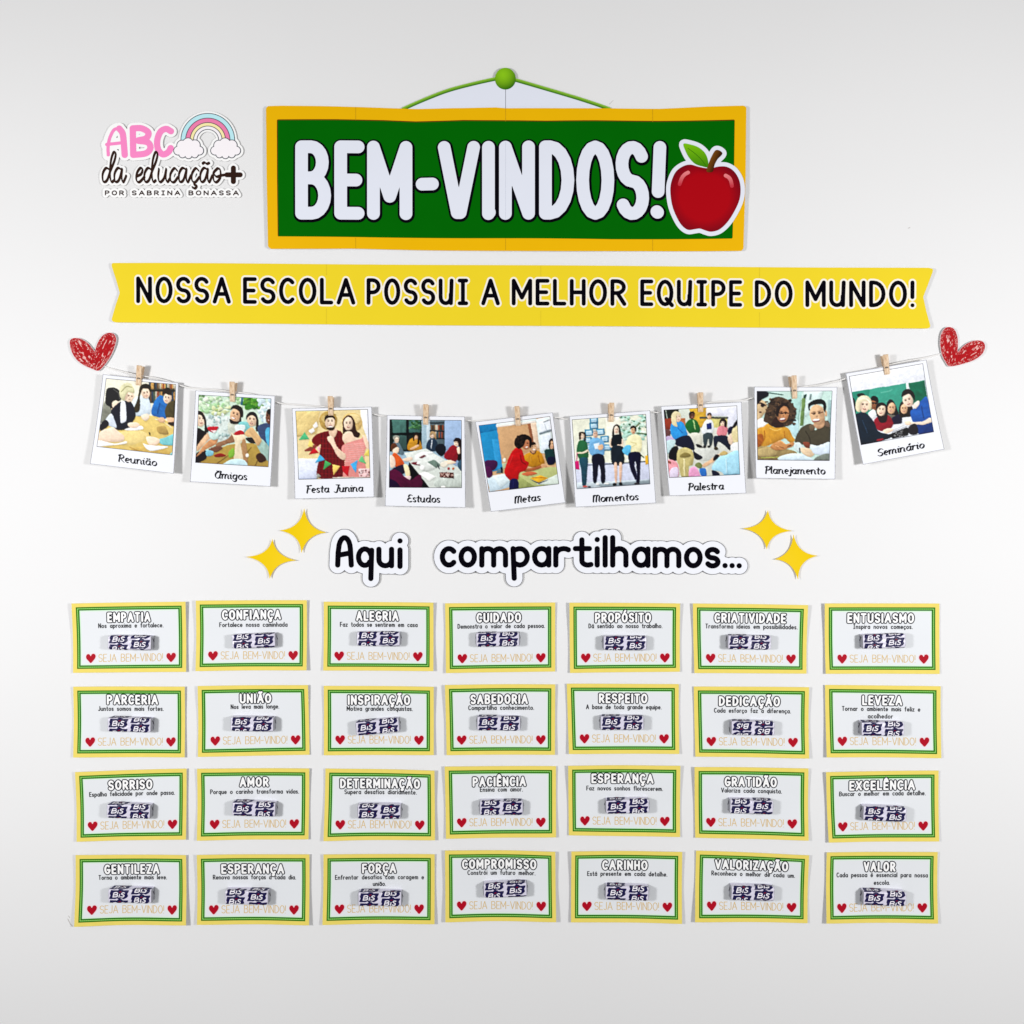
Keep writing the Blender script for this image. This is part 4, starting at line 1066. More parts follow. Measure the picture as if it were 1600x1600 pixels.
    P.p((236, 228, 176), (820, 640), (850, 540), (900, 500), (970, 500), (1025, 560), (1015, 720), (900, 745), (880, 680)); P.l((206, 192, 130), 9, (880, 600), (960, 620), (900, 660)); P.p((90, 180, 230), (775, 720), (815, 645), (890, 650), (860, 770)); P.face(918, 445, 30, 50, SK2, 0, True); P.p((40, 32, 28), (880, 430), (890, 392), (930, 382), (958, 420), (950, 460), (930, 415), (895, 420)); P.p((20, 20, 56), (865, 740), (1010, 740), (1010, 900), (1000, 1120), (960, 1120), (965, 960), (925, 880), (960, 1000), (950, 1090), (890, 970), (860, 850)); P.b((214, 220, 234), (935, 860), (950, 850), (965, 980), (955, 985)); P.e((60, 56, 60), 965, 1140, 38, 14)
    return P
def pic_talk(q):
    P = Pic(q, (206, 214, 200))
    P.b((30, 40, 36), (140, 340), (340, 330), (350, 440), (150, 460)); P.l((206, 220, 206), 9, (180, 345), (195, 460)); P.b((150, 60, 36), (150, 460), (250, 450), (260, 600), (165, 600)); P.b((190, 110, 60), (350, 450), (430, 450), (430, 600), (350, 600)); P.b((216, 168, 52), (480, 325), (700, 305), (700, 570), (560, 580)); P.b((206, 196, 120), (700, 440), (980, 440), (980, 600), (700, 600)); P.b((216, 218, 236), (700, 300), (1110, 280), (1110, 620), (980, 620), (970, 430), (700, 420)); P.l((80, 84, 76), 24, (620, 445), (980, 452)); P.b((206, 208, 196), (300, 620), (1000, 560), (1130, 1200), (230, 1220)); P.b((190, 194, 190), (560, 860), (900, 820), (820, 1000), (620, 1010), a=.6)
    P.p((220, 130, 140), (840, 660), (860, 570), (930, 545), (975, 580), (965, 670), (900, 690)); P.face(912, 515, 28, 42, SK, 0, True); P.p((40, 26, 26), (870, 560), (880, 480), (925, 460), (965, 500), (960, 570), (935, 560), (930, 500), (895, 500)); P.p((30, 40, 60), (800, 700), (860, 680), (980, 690), (1020, 800), (1010, 870), (930, 800), (860, 760), (830, 840), (805, 830)); P.p((24, 30, 70), (980, 600), (1030, 560), (1060, 620), (1000, 680)); P.e((70, 60, 40), 830, 845, 30, 22)
    P.p((220, 226, 232), (640, 600), (680, 500), (720, 470), (770, 480), (800, 560), (780, 650), (670, 660)); P.b((30, 50, 120), (705, 530), (765, 510), (775, 590), (710, 600)); P.face(742, 425, 28, 44, SK2, 0, False); P.p((36, 30, 34), (715, 420), (725, 390), (760, 388), (772, 420), (750, 405)); P.p((60, 74, 80), (665, 660), (780, 650), (785, 760), (750, 830), (730, 720), (700, 830), (672, 800)); P.e((40, 40, 44), 680, 825, 22, 16); P.e((40, 40, 44), 738, 825, 20, 16)
    P.p((30, 110, 50), (430, 560), (460, 490), (520, 460), (580, 490), (620, 590), (600, 650), (500, 660)); P.l((170, 200, 130), 16, (535, 480), (560, 600)); P.face(516, 415, 36, 48, SK4, 0, True, .2); P.p((40, 34, 30), (478, 410), (490, 370), (535, 362), (555, 400), (520, 385)); P.p((206, 206, 190), (480, 670), (580, 640), (640, 680), (640, 800), (590, 790), (560, 720), (545, 840), (515, 840)); P.p((30, 30, 34), (570, 790), (620, 800), (655, 835), (590, 830))
    P.p((40, 146, 226), (235, 640), (250, 520), (310, 490), (390, 500), (440, 600), (445, 690), (300, 730)); P.l((20, 110, 190), 10, (330, 580), (390, 640)); P.face(330, 440, 44, 62, SK, -10, True, .3); P.p((222, 206, 160), (250, 500), (255, 400), (300, 360), (360, 380), (372, 430), (330, 400), (310, 470), (330, 560), (280, 550)); P.p((22, 28, 60), (290, 740), (380, 690), (470, 680), (530, 760), (550, 860), (480, 860), (380, 830), (310, 810)); P.p((26, 30, 50), (530, 860), (560, 900), (655, 960), (600, 995), (550, 970))
    P.p((110, 70, 70), (165, 620), (200, 590), (240, 630), (220, 690), (170, 690)); P.p((190, 170, 210), (165, 700), (250, 690), (290, 760), (180, 760)); P.p((180, 210, 214), (170, 760), (300, 740), (260, 850), (190, 920)); P.p((20, 16, 24), (200, 960), (250, 840), (330, 830), (330, 980), (260, 1010)); P.p((236, 150, 160), (180, 1010), (310, 1030), (330, 1220), (210, 1220)); P.p((214, 200, 226), (230, 1120), (320, 1100), (320, 1225), (215, 1225)); P.p((150, 90, 70), (190, 1010), (230, 1020), (230, 1050), (200, 1040))
    P.p((190, 176, 116), (310, 990), (330, 880), (420, 835), (510, 870), (540, 960), (520, 1060), (470, 1090), (470, 1225), (370, 1225), (340, 1080)); P.l((228, 214, 160), 22, (410, 990), (410, 1210)); P.p((140, 126, 70), (350, 950), (420, 900), (500, 930), (470, 960), (390, 970)); P.p((226, 150, 190), (480, 1120), (560, 1090), (620, 1220), (480, 1225)); P.p((40, 110, 190), (610, 1120), (690, 1110), (700, 1210), (640, 1215)); P.p((120, 130, 80), (550, 1070), (600, 1030), (650, 1070), (620, 1110)); P.p(SK2, (650, 1060), (760, 990), (850, 920), (870, 960), (770, 1040), (680, 1090)); P.p((30, 26, 36), (790, 1000), (820, 930), (870, 940), (840, 990)); P.p((196, 170, 110), (870, 930), (920, 880), (980, 900), (960, 940)); P.p((226, 196, 170), (980, 700), (1030, 650), (1060, 720), (1040, 800), (1000, 780)); P.p((216, 200, 150), (1030, 640), (1070, 560), (1120, 580), (1120, 760), (1060, 770)); P.p((230, 234, 236), (1030, 800), (1120, 770), (1120, 880), (1030, 880)); P.p((160, 214, 240), (770, 1110), (860, 970), (970, 930), (1130, 880), (1135, 1200), (960, 1210), (900, 1150)); P.l((190, 230, 248), 14, (960, 980), (970, 1160)); P.p((26, 30, 60), (780, 1130), (860, 1160), (870, 1210), (790, 1210)); P.p((30, 26, 30), (1040, 560), (1100, 470), (1100, 540), (1060, 580))
    return P
def pic_planning(q):
    P = Pic(q, (186, 218, 208))
    P.b((150, 206, 198), (560, 380), (780, 260), (740, 700), (640, 700), a=.5); P.b((200, 224, 222), (800, 260), (1050, 260), (980, 500), (820, 600)); P.b((150, 180, 180), (1110, 380), (1170, 380), (1170, 700), (1110, 700)); P.l((60, 96, 88), 12, (340, 285), (540, 310)); P.b((110, 140, 84), (780, 360), (830, 360), (800, 720), (755, 720)); P.b((40, 74, 66), (800, 320), (840, 305), (832, 362), (800, 360)); P.b((120, 140, 140), (880, 310), (905, 305), (895, 380), (872, 380)); P.l((140, 176, 160), 8, (770, 380), (720, 720)); P.p((180, 220, 226), (620, 700), (720, 640), (740, 780), (690, 860))
    P.p((206, 176, 136), (185, 440), (250, 380), (320, 420), (330, 500), (290, 560), (230, 640), (185, 660)); P.p((22, 20, 40), (185, 270), (330, 270), (345, 330), (260, 380), (200, 440), (185, 440)); P.l((40, 20, 30), 18, (190, 420), (260, 425), (310, 455)); P.e((40, 24, 30), 270, 450, 24, 24); P.p((232, 232, 230), (180, 660), (260, 620), (320, 690), (270, 740), (190, 740)); P.e((90, 60, 60), 240, 540, 18, 10)
    P.p((208, 148, 46), (185, 780), (280, 730), (340, 690), (420, 740), (540, 730), (610, 760), (660, 860), (690, 900), (640, 950), (560, 880), (520, 900), (360, 970), (190, 1000)); P.p((170, 96, 30), (190, 850), (260, 830), (270, 920), (200, 1000)); P.l((176, 112, 20), 14, (290, 780), (290, 880), (240, 970)); P.l((180, 116, 24), 10, (550, 780), (560, 880)); P.l((240, 196, 110), 9, (360, 750), (440, 780), (520, 755))
    P.p((84, 66, 50), (280, 640), (330, 480), (400, 360), (500, 340), (610, 390), (690, 480), (705, 570), (650, 690), (560, 730), (470, 740), (380, 720), (330, 680)); P.speckle((36, 26, 24), (120, 92, 66), (320, 370, 690, 700), 150, 17, 13, 6)
    P.face(535, 565, 78, 112, (192, 134, 92), 8, False, .2); P.e((150, 60, 60), 530, 636, 42, 18, -12); P.e((252, 246, 240), 529, 630, 36, 11, -12); P.l((40, 26, 24), 9, (480, 545), (520, 560), (560, 548), (610, 556)); P.p((46, 32, 28), (470, 600), (440, 560), (470, 470), (560, 420), (620, 480), (600, 470), (540, 460), (500, 500), (480, 560)); P.p((60, 36, 30), (380, 690), (440, 600), (480, 660), (540, 690), (530, 730), (430, 740))
    P.p((84, 78, 62), (690, 930), (720, 830), (780, 740), (900, 690), (960, 780), (1080, 660), (1140, 690), (1145, 960), (1000, 990), (860, 960), (760, 960)); P.l((58, 52, 40), 10, (830, 780), (880, 880), (890, 960)); P.p((112, 96, 76), (880, 720), (930, 700), (950, 760), (900, 790)); P.p((120, 100, 84), (1070, 650), (1140, 690), (1140, 740), (1080, 720)); P.p((130, 70, 50), (800, 930), (880, 940), (880, 1010), (820, 990)); P.p((206, 160, 124), (940, 680), (1060, 600), (1070, 720), (990, 760), (940, 720))
    P.face(975, 570, 96, 128, (222, 176, 136), -8, False, -.1); P.e((160, 70, 64), 965, 650, 52, 20, -6); P.e((254, 250, 246), 965, 643, 46, 13, -6); P.l((70, 44, 34), 9, (900, 555), (930, 560), (955, 552)); P.l((70, 44, 34), 9, (1000, 548), (1025, 550), (1050, 540)); P.e((214, 166, 128), 1090, 560, 16, 40); P.p((24, 24, 28), (865, 500), (862, 430), (920, 390), (1000, 372), (1070, 400), (1090, 470), (1080, 545), (1055, 500), (1040, 440), (960, 440), (890, 460), (880, 520))
    P.p((150, 130, 86), (190, 1010), (330, 990), (560, 1020), (700, 1060), (720, 1175), (190, 1175)); P.p((182, 160, 110), (195, 1030), (380, 1000), (440, 1090), (300, 1130), (195, 1110)); P.p((196, 136, 84), (360, 990), (450, 930), (520, 920), (580, 960), (660, 930), (680, 970), (580, 1020), (500, 1040), (410, 1030)); P.l((230, 176, 120), 11, (460, 930), (500, 915), (550, 945)); P.l((150, 96, 54), 8, (470, 985), (540, 1010)); P.l((226, 170, 116), 10, (430, 980), (490, 1000)); P.l((60, 30, 24), 8, (590, 990), (640, 970))
    P.p((204, 226, 240), (470, 1130), (640, 1080), (800, 1090), (920, 1150), (900, 1180), (520, 1180)); P.p((196, 214, 216), (675, 960), (740, 930), (800, 1000), (780, 1060), (700, 1040)); P.p((224, 194, 160), (760, 1010), (860, 1010), (950, 1070), (900, 1125), (800, 1090)); P.l((40, 40, 44), 12, (750, 1010), (755, 1070)); P.p((206, 222, 240), (890, 965), (1000, 975), (1145, 930), (1145, 1080), (1000, 1095), (930, 1070)); P.p((120, 128, 120), (1000, 1110), (1145, 1080), (1145, 1180), (940, 1180)); P.l((186, 196, 90), 10, (240, 1140), (470, 1130))
    return P
def pic_seminar(q):
    P = Pic(q, (224, 230, 240))
    P.b((60, 156, 134), (130, 755), (700, 660), (720, 730), (640, 1000), (160, 1000)); P.b((26, 116, 96), (130, 755), (330, 715), (300, 900), (150, 960), a=.5); P.b((6, 106, 80), (725, 660), (890, 630), (980, 1160), (800, 1000)); P.b((236, 244, 240), (700, 662), (724, 658), (730, 730), (708, 730)); P.l((120, 190, 170), 9, (440, 760), (530, 740), (560, 720), a=.6); P.l((130, 200, 180), 7, (490, 850), (550, 830), a=.6)
    P.p((30, 30, 40), (130, 830), (165, 820), (180, 900), (175, 980), (150, 980)); P.e((40, 34, 34), 235, 785, 40, 22); P.face(375, 880, 40, 66, SK3, 0, False); P.p((24, 22, 26), (330, 830), (360, 790), (410, 810), (415, 860), (370, 840)); P.l((14, 14, 20), 10, (345, 862), (405, 866)); P.p((226, 232, 232), (310, 970), (370, 930), (400, 990), (350, 1030))
    P.p((30, 26, 34), (500, 890), (530, 830), (575, 850), (610, 930), (620, 990), (520, 980)); P.face(552, 918, 40, 60, SK2, 8, True); P.p((110, 106, 96), (500, 980), (560, 985), (610, 1000), (560, 1030), (510, 1020)); P.p((26, 26, 60), (560, 1020), (640, 980), (660, 1070), (570, 1080)); P.p((44, 30, 28), (630, 940), (650, 860), (700, 850), (770, 910), (750, 1000), (700, 1010), (640, 1010)); P.face(682, 925, 36, 54, SK2, 6, True)
    P.p((150, 16, 44), (370, 1060), (420, 1000), (520, 990), (570, 1080), (520, 1140), (420, 1150)); P.p((44, 30, 34), (395, 960), (400, 880), (450, 860), (500, 890), (510, 1000), (490, 1060), (430, 1060)); P.face(447, 935, 44, 64, SK, 6, True); P.p((40, 28, 30), (396, 930), (410, 868), (470, 862), (498, 900), (450, 888))
    P.p((30, 90, 170), (745, 960), (790, 920), (860, 840), (925, 820), (990, 1160), (830, 1180), (770, 1060)); P.p((18, 60, 126), (800, 1100), (975, 1080), (990, 1165), (840, 1190)); P.l((16, 66, 130), 10, (860, 900), (880, 1020)); P.p((240, 222, 206), (770, 890), (830, 840), (840, 880), (800, 925)); P.face(722, 838, 52, 72, (240, 208, 184), -18, True, -.1); P.p((36, 28, 28), (655, 800), (670, 740), (730, 722), (785, 770), (790, 840), (765, 800), (730, 770), (680, 790)); P.p((236, 210, 190), (740, 1060), (860, 1060), (950, 1015), (970, 1060), (880, 1090), (760, 1085))
    P.p((20, 42, 60), (160, 1030), (230, 960), (300, 980), (370, 1060), (420, 1160), (560, 1200), (480, 1245), (235, 1300)); P.l((40, 70, 96), 9, (250, 1040), (300, 1180)); P.face(272, 890, 56, 74, SK, 8, True, .2); P.p((226, 214, 176), (180, 930), (190, 840), (240, 790), (310, 795), (345, 850), (340, 930), (315, 930), (310, 850), (250, 850), (225, 900), (220, 960)); P.l((240, 236, 220), 9, (215, 830), (280, 812), (330, 860))
    P.b((26, 26, 30), (520, 1190), (700, 1120), (740, 1130), (720, 1200), (560, 1235)); P.speckle((60, 60, 64), (150, 150, 150), (560, 1150, 700, 1210), 16, 12, 8, 4); P.l((226, 228, 230), 14, (560, 1140), (700, 1080)); P.l((170, 170, 176), 9, (560, 1165), (710, 1105)); P.p(SK, (460, 1150), (520, 1125), (570, 1140), (530, 1170), (490, 1180)); P.p(SK, (690, 1060), (740, 1050), (745, 1090), (700, 1090)); P.p((40, 34, 44), (730, 1110), (800, 1080), (820, 1180), (740, 1190)); P.p((150, 30, 50), (400, 1240), (460, 1230), (460, 1250), (400, 1262))
    return P

LINEUP = [
 # caption, view (x0, y0, scale), paper corners, picture corners, caption box, painter, what it shows
 ("Reunião", (90, 500, 6.152), [(443, 523), (1163, 603), (1130, 1480), (318, 1385)], [(476, 567), (1135, 622), (1107, 1297), (385, 1215)], (583, 965, 1352, 1), pic_meeting, "people writing around a yellow table"),
 ("Amigos", (280, 580, 8.0), [(205, 240), (1205, 310), (1150, 1445), (150, 1385)], [(250, 300), (1150, 350), (1115, 1195), (215, 1140)], (448, 858, 1308, 1), pic_friends, "friends toasting with red drinks outdoors"),
 ("Festa Junina", (440, 600, 8.0), [(135, 305), (1130, 285), (1165, 1415), (172, 1440)], [(185, 345), (1075, 322), (1108, 1170), (220, 1190)], (305, 1030, 1312, 1), pic_party, "couple in straw hats behind colourful bunting"),
 ("Estudos", (590, 620, 8.42), [(125, 240), (1150, 262), (1160, 1460), (105, 1440)], [(165, 303), (1100, 315), (1105, 1195), (160, 1190)], (388, 828, 1345, 1), pic_study, "group around a long white table with purple chairs"),
 ("Metas", (730, 620, 8.42), [(105, 330), (1125, 205), (1290, 1395), (310, 1515)], [(158, 383), (1085, 262), (1200, 1145), (290, 1250)], (610, 968, 1342, 1), pic_goals, "woman in red leaning over a desk by a blue wall"),
 ("Momentos", (880, 620, 8.42), [(80, 255), (1140, 180), (1215, 1400), (155, 1455)], [(120, 305), (1080, 235), (1135, 1145), (180, 1210)], (372, 990, 1330, 1), pic_moments, "four people standing in a row"),
 ("Palestra", (1020, 600, 8.42), [(100, 295), (1165, 235), (1215, 1440), (210, 1475)], [(145, 348), (1100, 290), (1135, 1190), (215, 1230)], (455, 930, 1352, 1), pic_talk, "people talking on chairs in a circle"),
 ("Planejamento", (1160, 580, 8.42), [(150, 205), (1240, 210), (1210, 1425), (165, 1412)], [(192, 268), (1170, 265), (1135, 1175), (195, 1165)], (283, 1085, 1310, 1), pic_planning, "smiling pair in mustard and olive at a desk"),
 ("Seminário", (1310, 500, 6.667), [(75, 555), (910, 415), (1095, 1350), (240, 1510)], [(115, 590), (870, 460), (985, 1165), (230, 1300)], (395, 890, 1345, 1), pic_seminar, "smiling group before a green chalkboard"),
]
CAPS = dict(MIX)
CAPS['A'] = (.62, [J(arc(.30, .42, .30, .44, 60, 330)), L((.60, 1.0), (.50, .2), (.62, 0)), L((.12, .98), (.38, 1.0), (.60, .98))])
CAPS['E'] = (.50, [J(arc(.30, .76, .22, .24, 40, 265), L((.34, .53))), arc(.28, .26, .27, .27, 100, 320)])
CAPS['M'] = (.80, [L((.06, .92), (.10, 0)), J(L((.1, .7)), arc(.26, .72, .16, .24, 170, 0), L((.42, 0))), J(L((.42, .7)), arc(.58, .72, .16, .24, 170, 0), L((.74, .12), (.84, 0)))])
CAPS['J'] = (.42, [J(L((.40, 1.0), (.30, .2)), arc(.12, .14, .18, .22, 0, -150)), L((.10, 1.0), (.50, 1.0))])
CAPS['F'] = (.48, [L((.16, 1.0), (.10, -.06)), smooth_line([(-.02, .92), (.14, 1.0), (.34, .97), (.52, 1.03)], 4), L((.12, .52), (.40, .54))])
CAPS['P'] = (.52, [L((.12, .98), (.06, -.04)), J(L((-.04, .86)), arc(.24, .74, .28, .27, 130, -100))])
CAPS['R'] = (.56, [L((.12, .98), (.06, 0)), J(L((-.04, .86)), arc(.24, .76, .28, .25, 130, -100)), smooth_line([(.20, .5), (.38, .2), (.58, 0)], 4)])
CAPS['S'] = (.50, [s_curve(.50, 1.0)])
HK = lambda x: [(x, .14), (x + .03, .01), (x + .12, .07)]      # the little exit stroke of the italic letters
EN = lambda x: [(x - .10, X - .13), (x - .01, X)]              # and the entry stroke
CAPS['i'] = (.08, [L(*EN(0), (0, .3), *HK(0)), L((.01, .84))])
CAPS['n'] = (.50, [L(*EN(0), (0, 0)), J(L((0, .26)), arc(.2, .40, .19, .20, 165, 10), L((.39, .3), *HK(.39)))])
CAPS['m'] = (.80, [L(*EN(0), (0, 0)), J(L((0, .26)), arc(.17, .40, .16, .20, 165, 5), L((.33, 0))), J(L((.33, .26)), arc(.50, .40, .16, .20, 165, 10), L((.66, .3), *HK(.66)))])
CAPS['u'] = (.50, [J(L(*EN(0), (0, .2)), arc(.19, .2, .19, .2, 180, 345), L((.40, X))), L((.40, X), (.40, .3), *HK(.40))])
CAPS['r'] = (.34, [L(*EN(0), (0, 0)), J(L((0, .26)), arc(.18, .36, .17, .23, 165, 60), L((.30, .50)))])
CAPS['l'] = (.08, [L((-.08, .9), (0, 1), (0, .3), *HK(0))])
CAPS['t'] = (.26, [L((.10, .88), (.10, .3), *HK(.10)), L((-.06, X), (.28, X + .02))])
CAPS['d'] = (.50, [arc(.21, X / 2, .21, X / 2, 20, 335), L((.34, .94), (.42, 1), (.42, .3), *HK(.42))])
CAPS['a'] = (.50, [arc(.21, X / 2, .21, X / 2, 30, 335), L((.42, X), (.42, .3), *HK(.42))])
CAPS['g'] = (.46, [arc(.21, X / 2, .21, X / 2, 20, 335), J(L((.42, X), (.42, -.14)), arc(.22, -.14, .20, .2, 0, -150))])
CAPS['e'] = (.42, [J(L((.02, X * .42), (.30, X * .58)), arc(.21, X * .5, .20, X * .5, 20, 300))])
CAPS['s'] = (.32, [s_curve(.30, X)])
CAPS['á'] = accent(CAPS['a'], L((.2, .78), (.34, .96)))
CAPS['ã'] = accent(CAPS['a'], tilde(.22, .80))

def cyl_lift(q, base, bow, twist):
    q = np.asarray(q, float)
    c = q.mean(0)
    ax = (q[1] + q[2] - q[0] - q[3]) / 2
    ay = (q[2] + q[3] - q[0] - q[1]) / 2
    A = np.linalg.inv(np.column_stack([ax, ay]))
    def f(x, y):
        u = A[0, 0] * (x - c[0]) + A[0, 1] * (y - c[1]); v = A[1, 0] * (x - c[0]) + A[1, 1] * (y - c[1])
        return base + bow[0] * (2 * u) ** 2 + bow[1] * (2 * v) ** 2 + bow[2] * v + twist * u * v * 4
    return f

def quad_points(q, us, vs):
    q = np.asarray(q, float)
    U, V = np.meshgrid(us, vs)
    U, V = U[..., None], V[..., None]
    return ((1 - U) * (1 - V) * q[0] + U * (1 - V) * q[1] + U * V * q[2] + (1 - U) * V * q[3]).reshape(-1, 2)

def sheet(mb, surf, q, us, vs, off, thick, face_mat, medge):
    """A paper sheet over a quad: front faces with a material each, rim and back."""
    nu, nv = len(us), len(vs)
    p = quad_points(q, us, vs)
    fr, bk = surf(p, off), surf(p, off - thick)
    n = nu * nv
    F, m = [], []
    for j in range(nv - 1):
        for i in range(nu - 1):
            a = j * nu + i
            F.append((a, a + nu, a + nu + 1, a + 1)); m.append(face_mat(i, j))
            F.append((a + n, a + 1 + n, a + nu + 1 + n, a + nu + n)); m.append(medge)
    ring = [j for j in range(nu)] + [j * nu + nu - 1 for j in range(1, nv)] + [(nv - 1) * nu + i for i in range(nu - 2, -1, -1)] + [j * nu for j in range(nv - 2, 0, -1)]
    for a, b in zip(ring, ring[1:] + ring[:1]):
        F.append((a, b, b + n, a + n)); m.append(medge)
    mb.add(np.vstack([fr, bk]), F, m)

TOPLIFT = 8.6
photo_bows = [(1.2, 2.0, 2.5, 1.5), (1.5, 2.0, 3.0, -1.0), (1.8, 2.5, 2.0, .8), (2.4, 2.5, 4.0, -.6), (2.0, 2.5, 4.5, 1.2), (2.2, 2.5, 5.0, -1.2), (2.0, 2.5, 4.0, 1.0), (1.8, 2.0, 2.5, -.8), (1.2, 2.0, 3.0, -1.2)]
def build_photos():
    for k, (cap, (vx, vy, vs), paper, pic, cbox, painter, shows) in enumerate(LINEUP):
        z = zoom(vx, vy, vs)
        q, qp = z(paper), z(pic)
        b = photo_bows[k]
        s = Surf(cyl_lift(q, TOPLIFT + 1.0, b[:3], b[3]), TOPLIFT + 1)
        c = q.mean(0)
        r = root("instant_photo", ((c[0] - 800) * S * s.k, -TOPLIFT * S, -(c[1] - 800) * S * s.k), f"instant photo captioned {cap}: {shows}", "photo print", "instant photos pegged to the string")
        o = np.array(r.location)
        mb = MB()
        sheet(mb, s, q, np.linspace(0, 1, 15), np.linspace(0, 1, 17), 0, .6, lambda i, j: 0, 1)
        for ln in rect_strokes(q, .5):
            add_level(mb, s, stroke_field([ln], .5, 1.5), .26, .1, 2)
        for ln in rect_strokes(qp, -.3):
            add_level(mb, s, stroke_field([ln], .5, 1.8), .42, .1, 2)
        mb.build("photo_paper", [M['paper'], M['edge'], M['cutline']], r, origin=o)
        P = painter(np.array(pic, float))
        if painter is pic_seminar:
            P.b((228, 232, 243), (100, 560), (900, 440), (900, 628), (120, 755)); 
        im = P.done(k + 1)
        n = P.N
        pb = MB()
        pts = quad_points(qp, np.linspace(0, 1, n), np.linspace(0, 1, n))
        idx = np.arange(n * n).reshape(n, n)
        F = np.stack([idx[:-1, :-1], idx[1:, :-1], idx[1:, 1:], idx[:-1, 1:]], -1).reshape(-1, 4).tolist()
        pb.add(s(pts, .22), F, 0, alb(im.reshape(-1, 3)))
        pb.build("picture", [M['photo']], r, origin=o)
        x0, x1, yc, _ = cbox
        a, bb = z([(x0, yc)])[0], z([(x1, yc)])[0]
        sl = (q[2, 1] - q[3, 1]) / (q[2, 0] - q[3, 0])
        yc = a[1]
        lines = set_text(cap, CAPS, a[0], bb[0], yc - 7.2, yc + 6.0, 1.1, gap=.17, slope=sl, slant=.10)
        cb = MB()
        add_level(cb, s, stroke_field(lines, .22, 2.4, nib=(1.36, .46, math.radians(34) + math.atan(sl))), 1.0, .18, 0)
        cb.build("caption", [M['ink']], r, origin=o)
build_photos()

# ------------------------------------------------------------------ string and pegs
PEGS = [((218.4, 571.5), (215.4, 601.8)), ((363.6, 597), (362.7, 627.5)), ((516, 619.5), (516.6, 649)), ((665.4, 632), (665, 663.3)), ((807.8, 635), (809.8, 665.4)), ((955.3, 629.8), (954.8, 659)),
        ((1094.6, 613.5), (1095.2, 643.5)), ((1239, 587.3), (1242.2, 622.7)), ((1383.5, 554.4), (1387.2, 585))]
def build_string():
    pts = [(150, 566), (165, 573), (190, 580), (217, 586.5), (250, 592), (285, 603), (298, 606), (330, 608), (363, 612), (400, 617), (436, 629.5), (458, 631.5), (516, 636), (560, 640), (588, 648), (606, 650), (665, 651), (728, 656.5), (745, 657.5), (808, 653),
           (868, 652), (890, 654.5), (955, 646), (1016, 643.5), (1034, 643.5), (1095, 630), (1158, 625.5), (1176, 621.5), (1240, 606.5), (1275, 602), (1304, 596), (1320, 592), (1385, 571), (1440, 559.5), (1470, 552.5), (1484, 548)]
    c = smooth_line(pts, 4)
    w = np.full(len(c), 8.5)
    w = np.interp(c[:, 0], [168, 205, 1430, 1468], [1.2, 6.8, 6.8, 1.2])
    k = (D - 8.5) / D
    P = np.column_stack([(c[:, 0] - 800) * S * k, -w * S, -(c[:, 1] - 800) * S * k])
    T = np.gradient(P, axis=0); T /= np.linalg.norm(T, axis=1)[:, None]
    up = np.array([0, -1.0, 0])
    N1 = np.cross(T, up); N1 /= np.linalg.norm(N1, axis=1)[:, None]
    N2 = np.cross(T, N1)
    m = 8
    V, F = [], []
    for i in range(len(P)):
        for a in range(m):
            t = 2 * np.pi * a / m
            rad = (.95 + .12 * math.cos(2 * t + i * 1.3)) * S
            V.append(P[i] + rad * (math.cos(t) * N1[i] + math.sin(t) * N2[i]))
    for i in range(len(P) - 1):
        for a in range(m):
            F.append((i * m + a, i * m + (a + 1) % m, (i + 1) * m + (a + 1) % m, (i + 1) * m + a))
    F += [tuple(range(m))[::-1], tuple(range((len(P) - 1) * m, len(P) * m))]
    mb = MB(); mb.add(V, F)
    o = mb.build("string", [M['string']], smooth=True, origin=P[len(P) // 2])
    tag(o, "thin white string sagging from heart to heart and carrying the pegged photos", "string")
build_string()

def prong_mesh(front):
    """One wooden half: a wedge 8 wide and 31 long, thick at the spring, with a groove, seen from its side as an outline that is pushed sideways."""
    sgn = 1 if front else -1
    z = [0, 2.5, 9.2, 10.2, 11.0, 12.0, 18, 27, 30.2, 31]
    yo = [2.2, 4.0, 5.2, 4.2, 4.0, 5.1, 6.4, 8.2, 8.4, 7.6]        # outer side
    yi = [.55, .55, .7, .8, .9, 1.0, 2.6, 4.9, 5.7, 6.4]            # inner side (splays towards the handle)
    prof = [(a, b) for a, b in zip(yo, z)] + [(a, b) for a, b in zip(yi, z)][::-1]
    n = len(prof)
    hw = 3.9
    V = []
    ins = .45
    cx = np.mean([p[0] for p in prof])
    for x, t in ((-hw, ins), (-hw + ins, 0), (hw - ins, 0), (hw, ins)):
        for y, zz in prof:
            yy = y + (t if y < (np.interp(zz, z, yo) + np.interp(zz, z, yi)) / 2 else -t)
            V.append((x * S, -sgn * yy * S, zz * S))
    F = []
    for r_ in range(3):
        for i in range(n):
            F.append((r_ * n + i, r_ * n + (i + 1) % n, (r_ + 1) * n + (i + 1) % n, (r_ + 1) * n + i))
    h = len(z)
    for r_, fl in ((0, 1), (3, 0)):
        for i in range(h - 1):
            f = (r_ * n + i, r_ * n + i + 1, r_ * n + n - 2 - i, r_ * n + n - 1 - i)
            F.append(f if fl else f[::-1])
    mb = MB(); mb.add(V, F)
    return mb
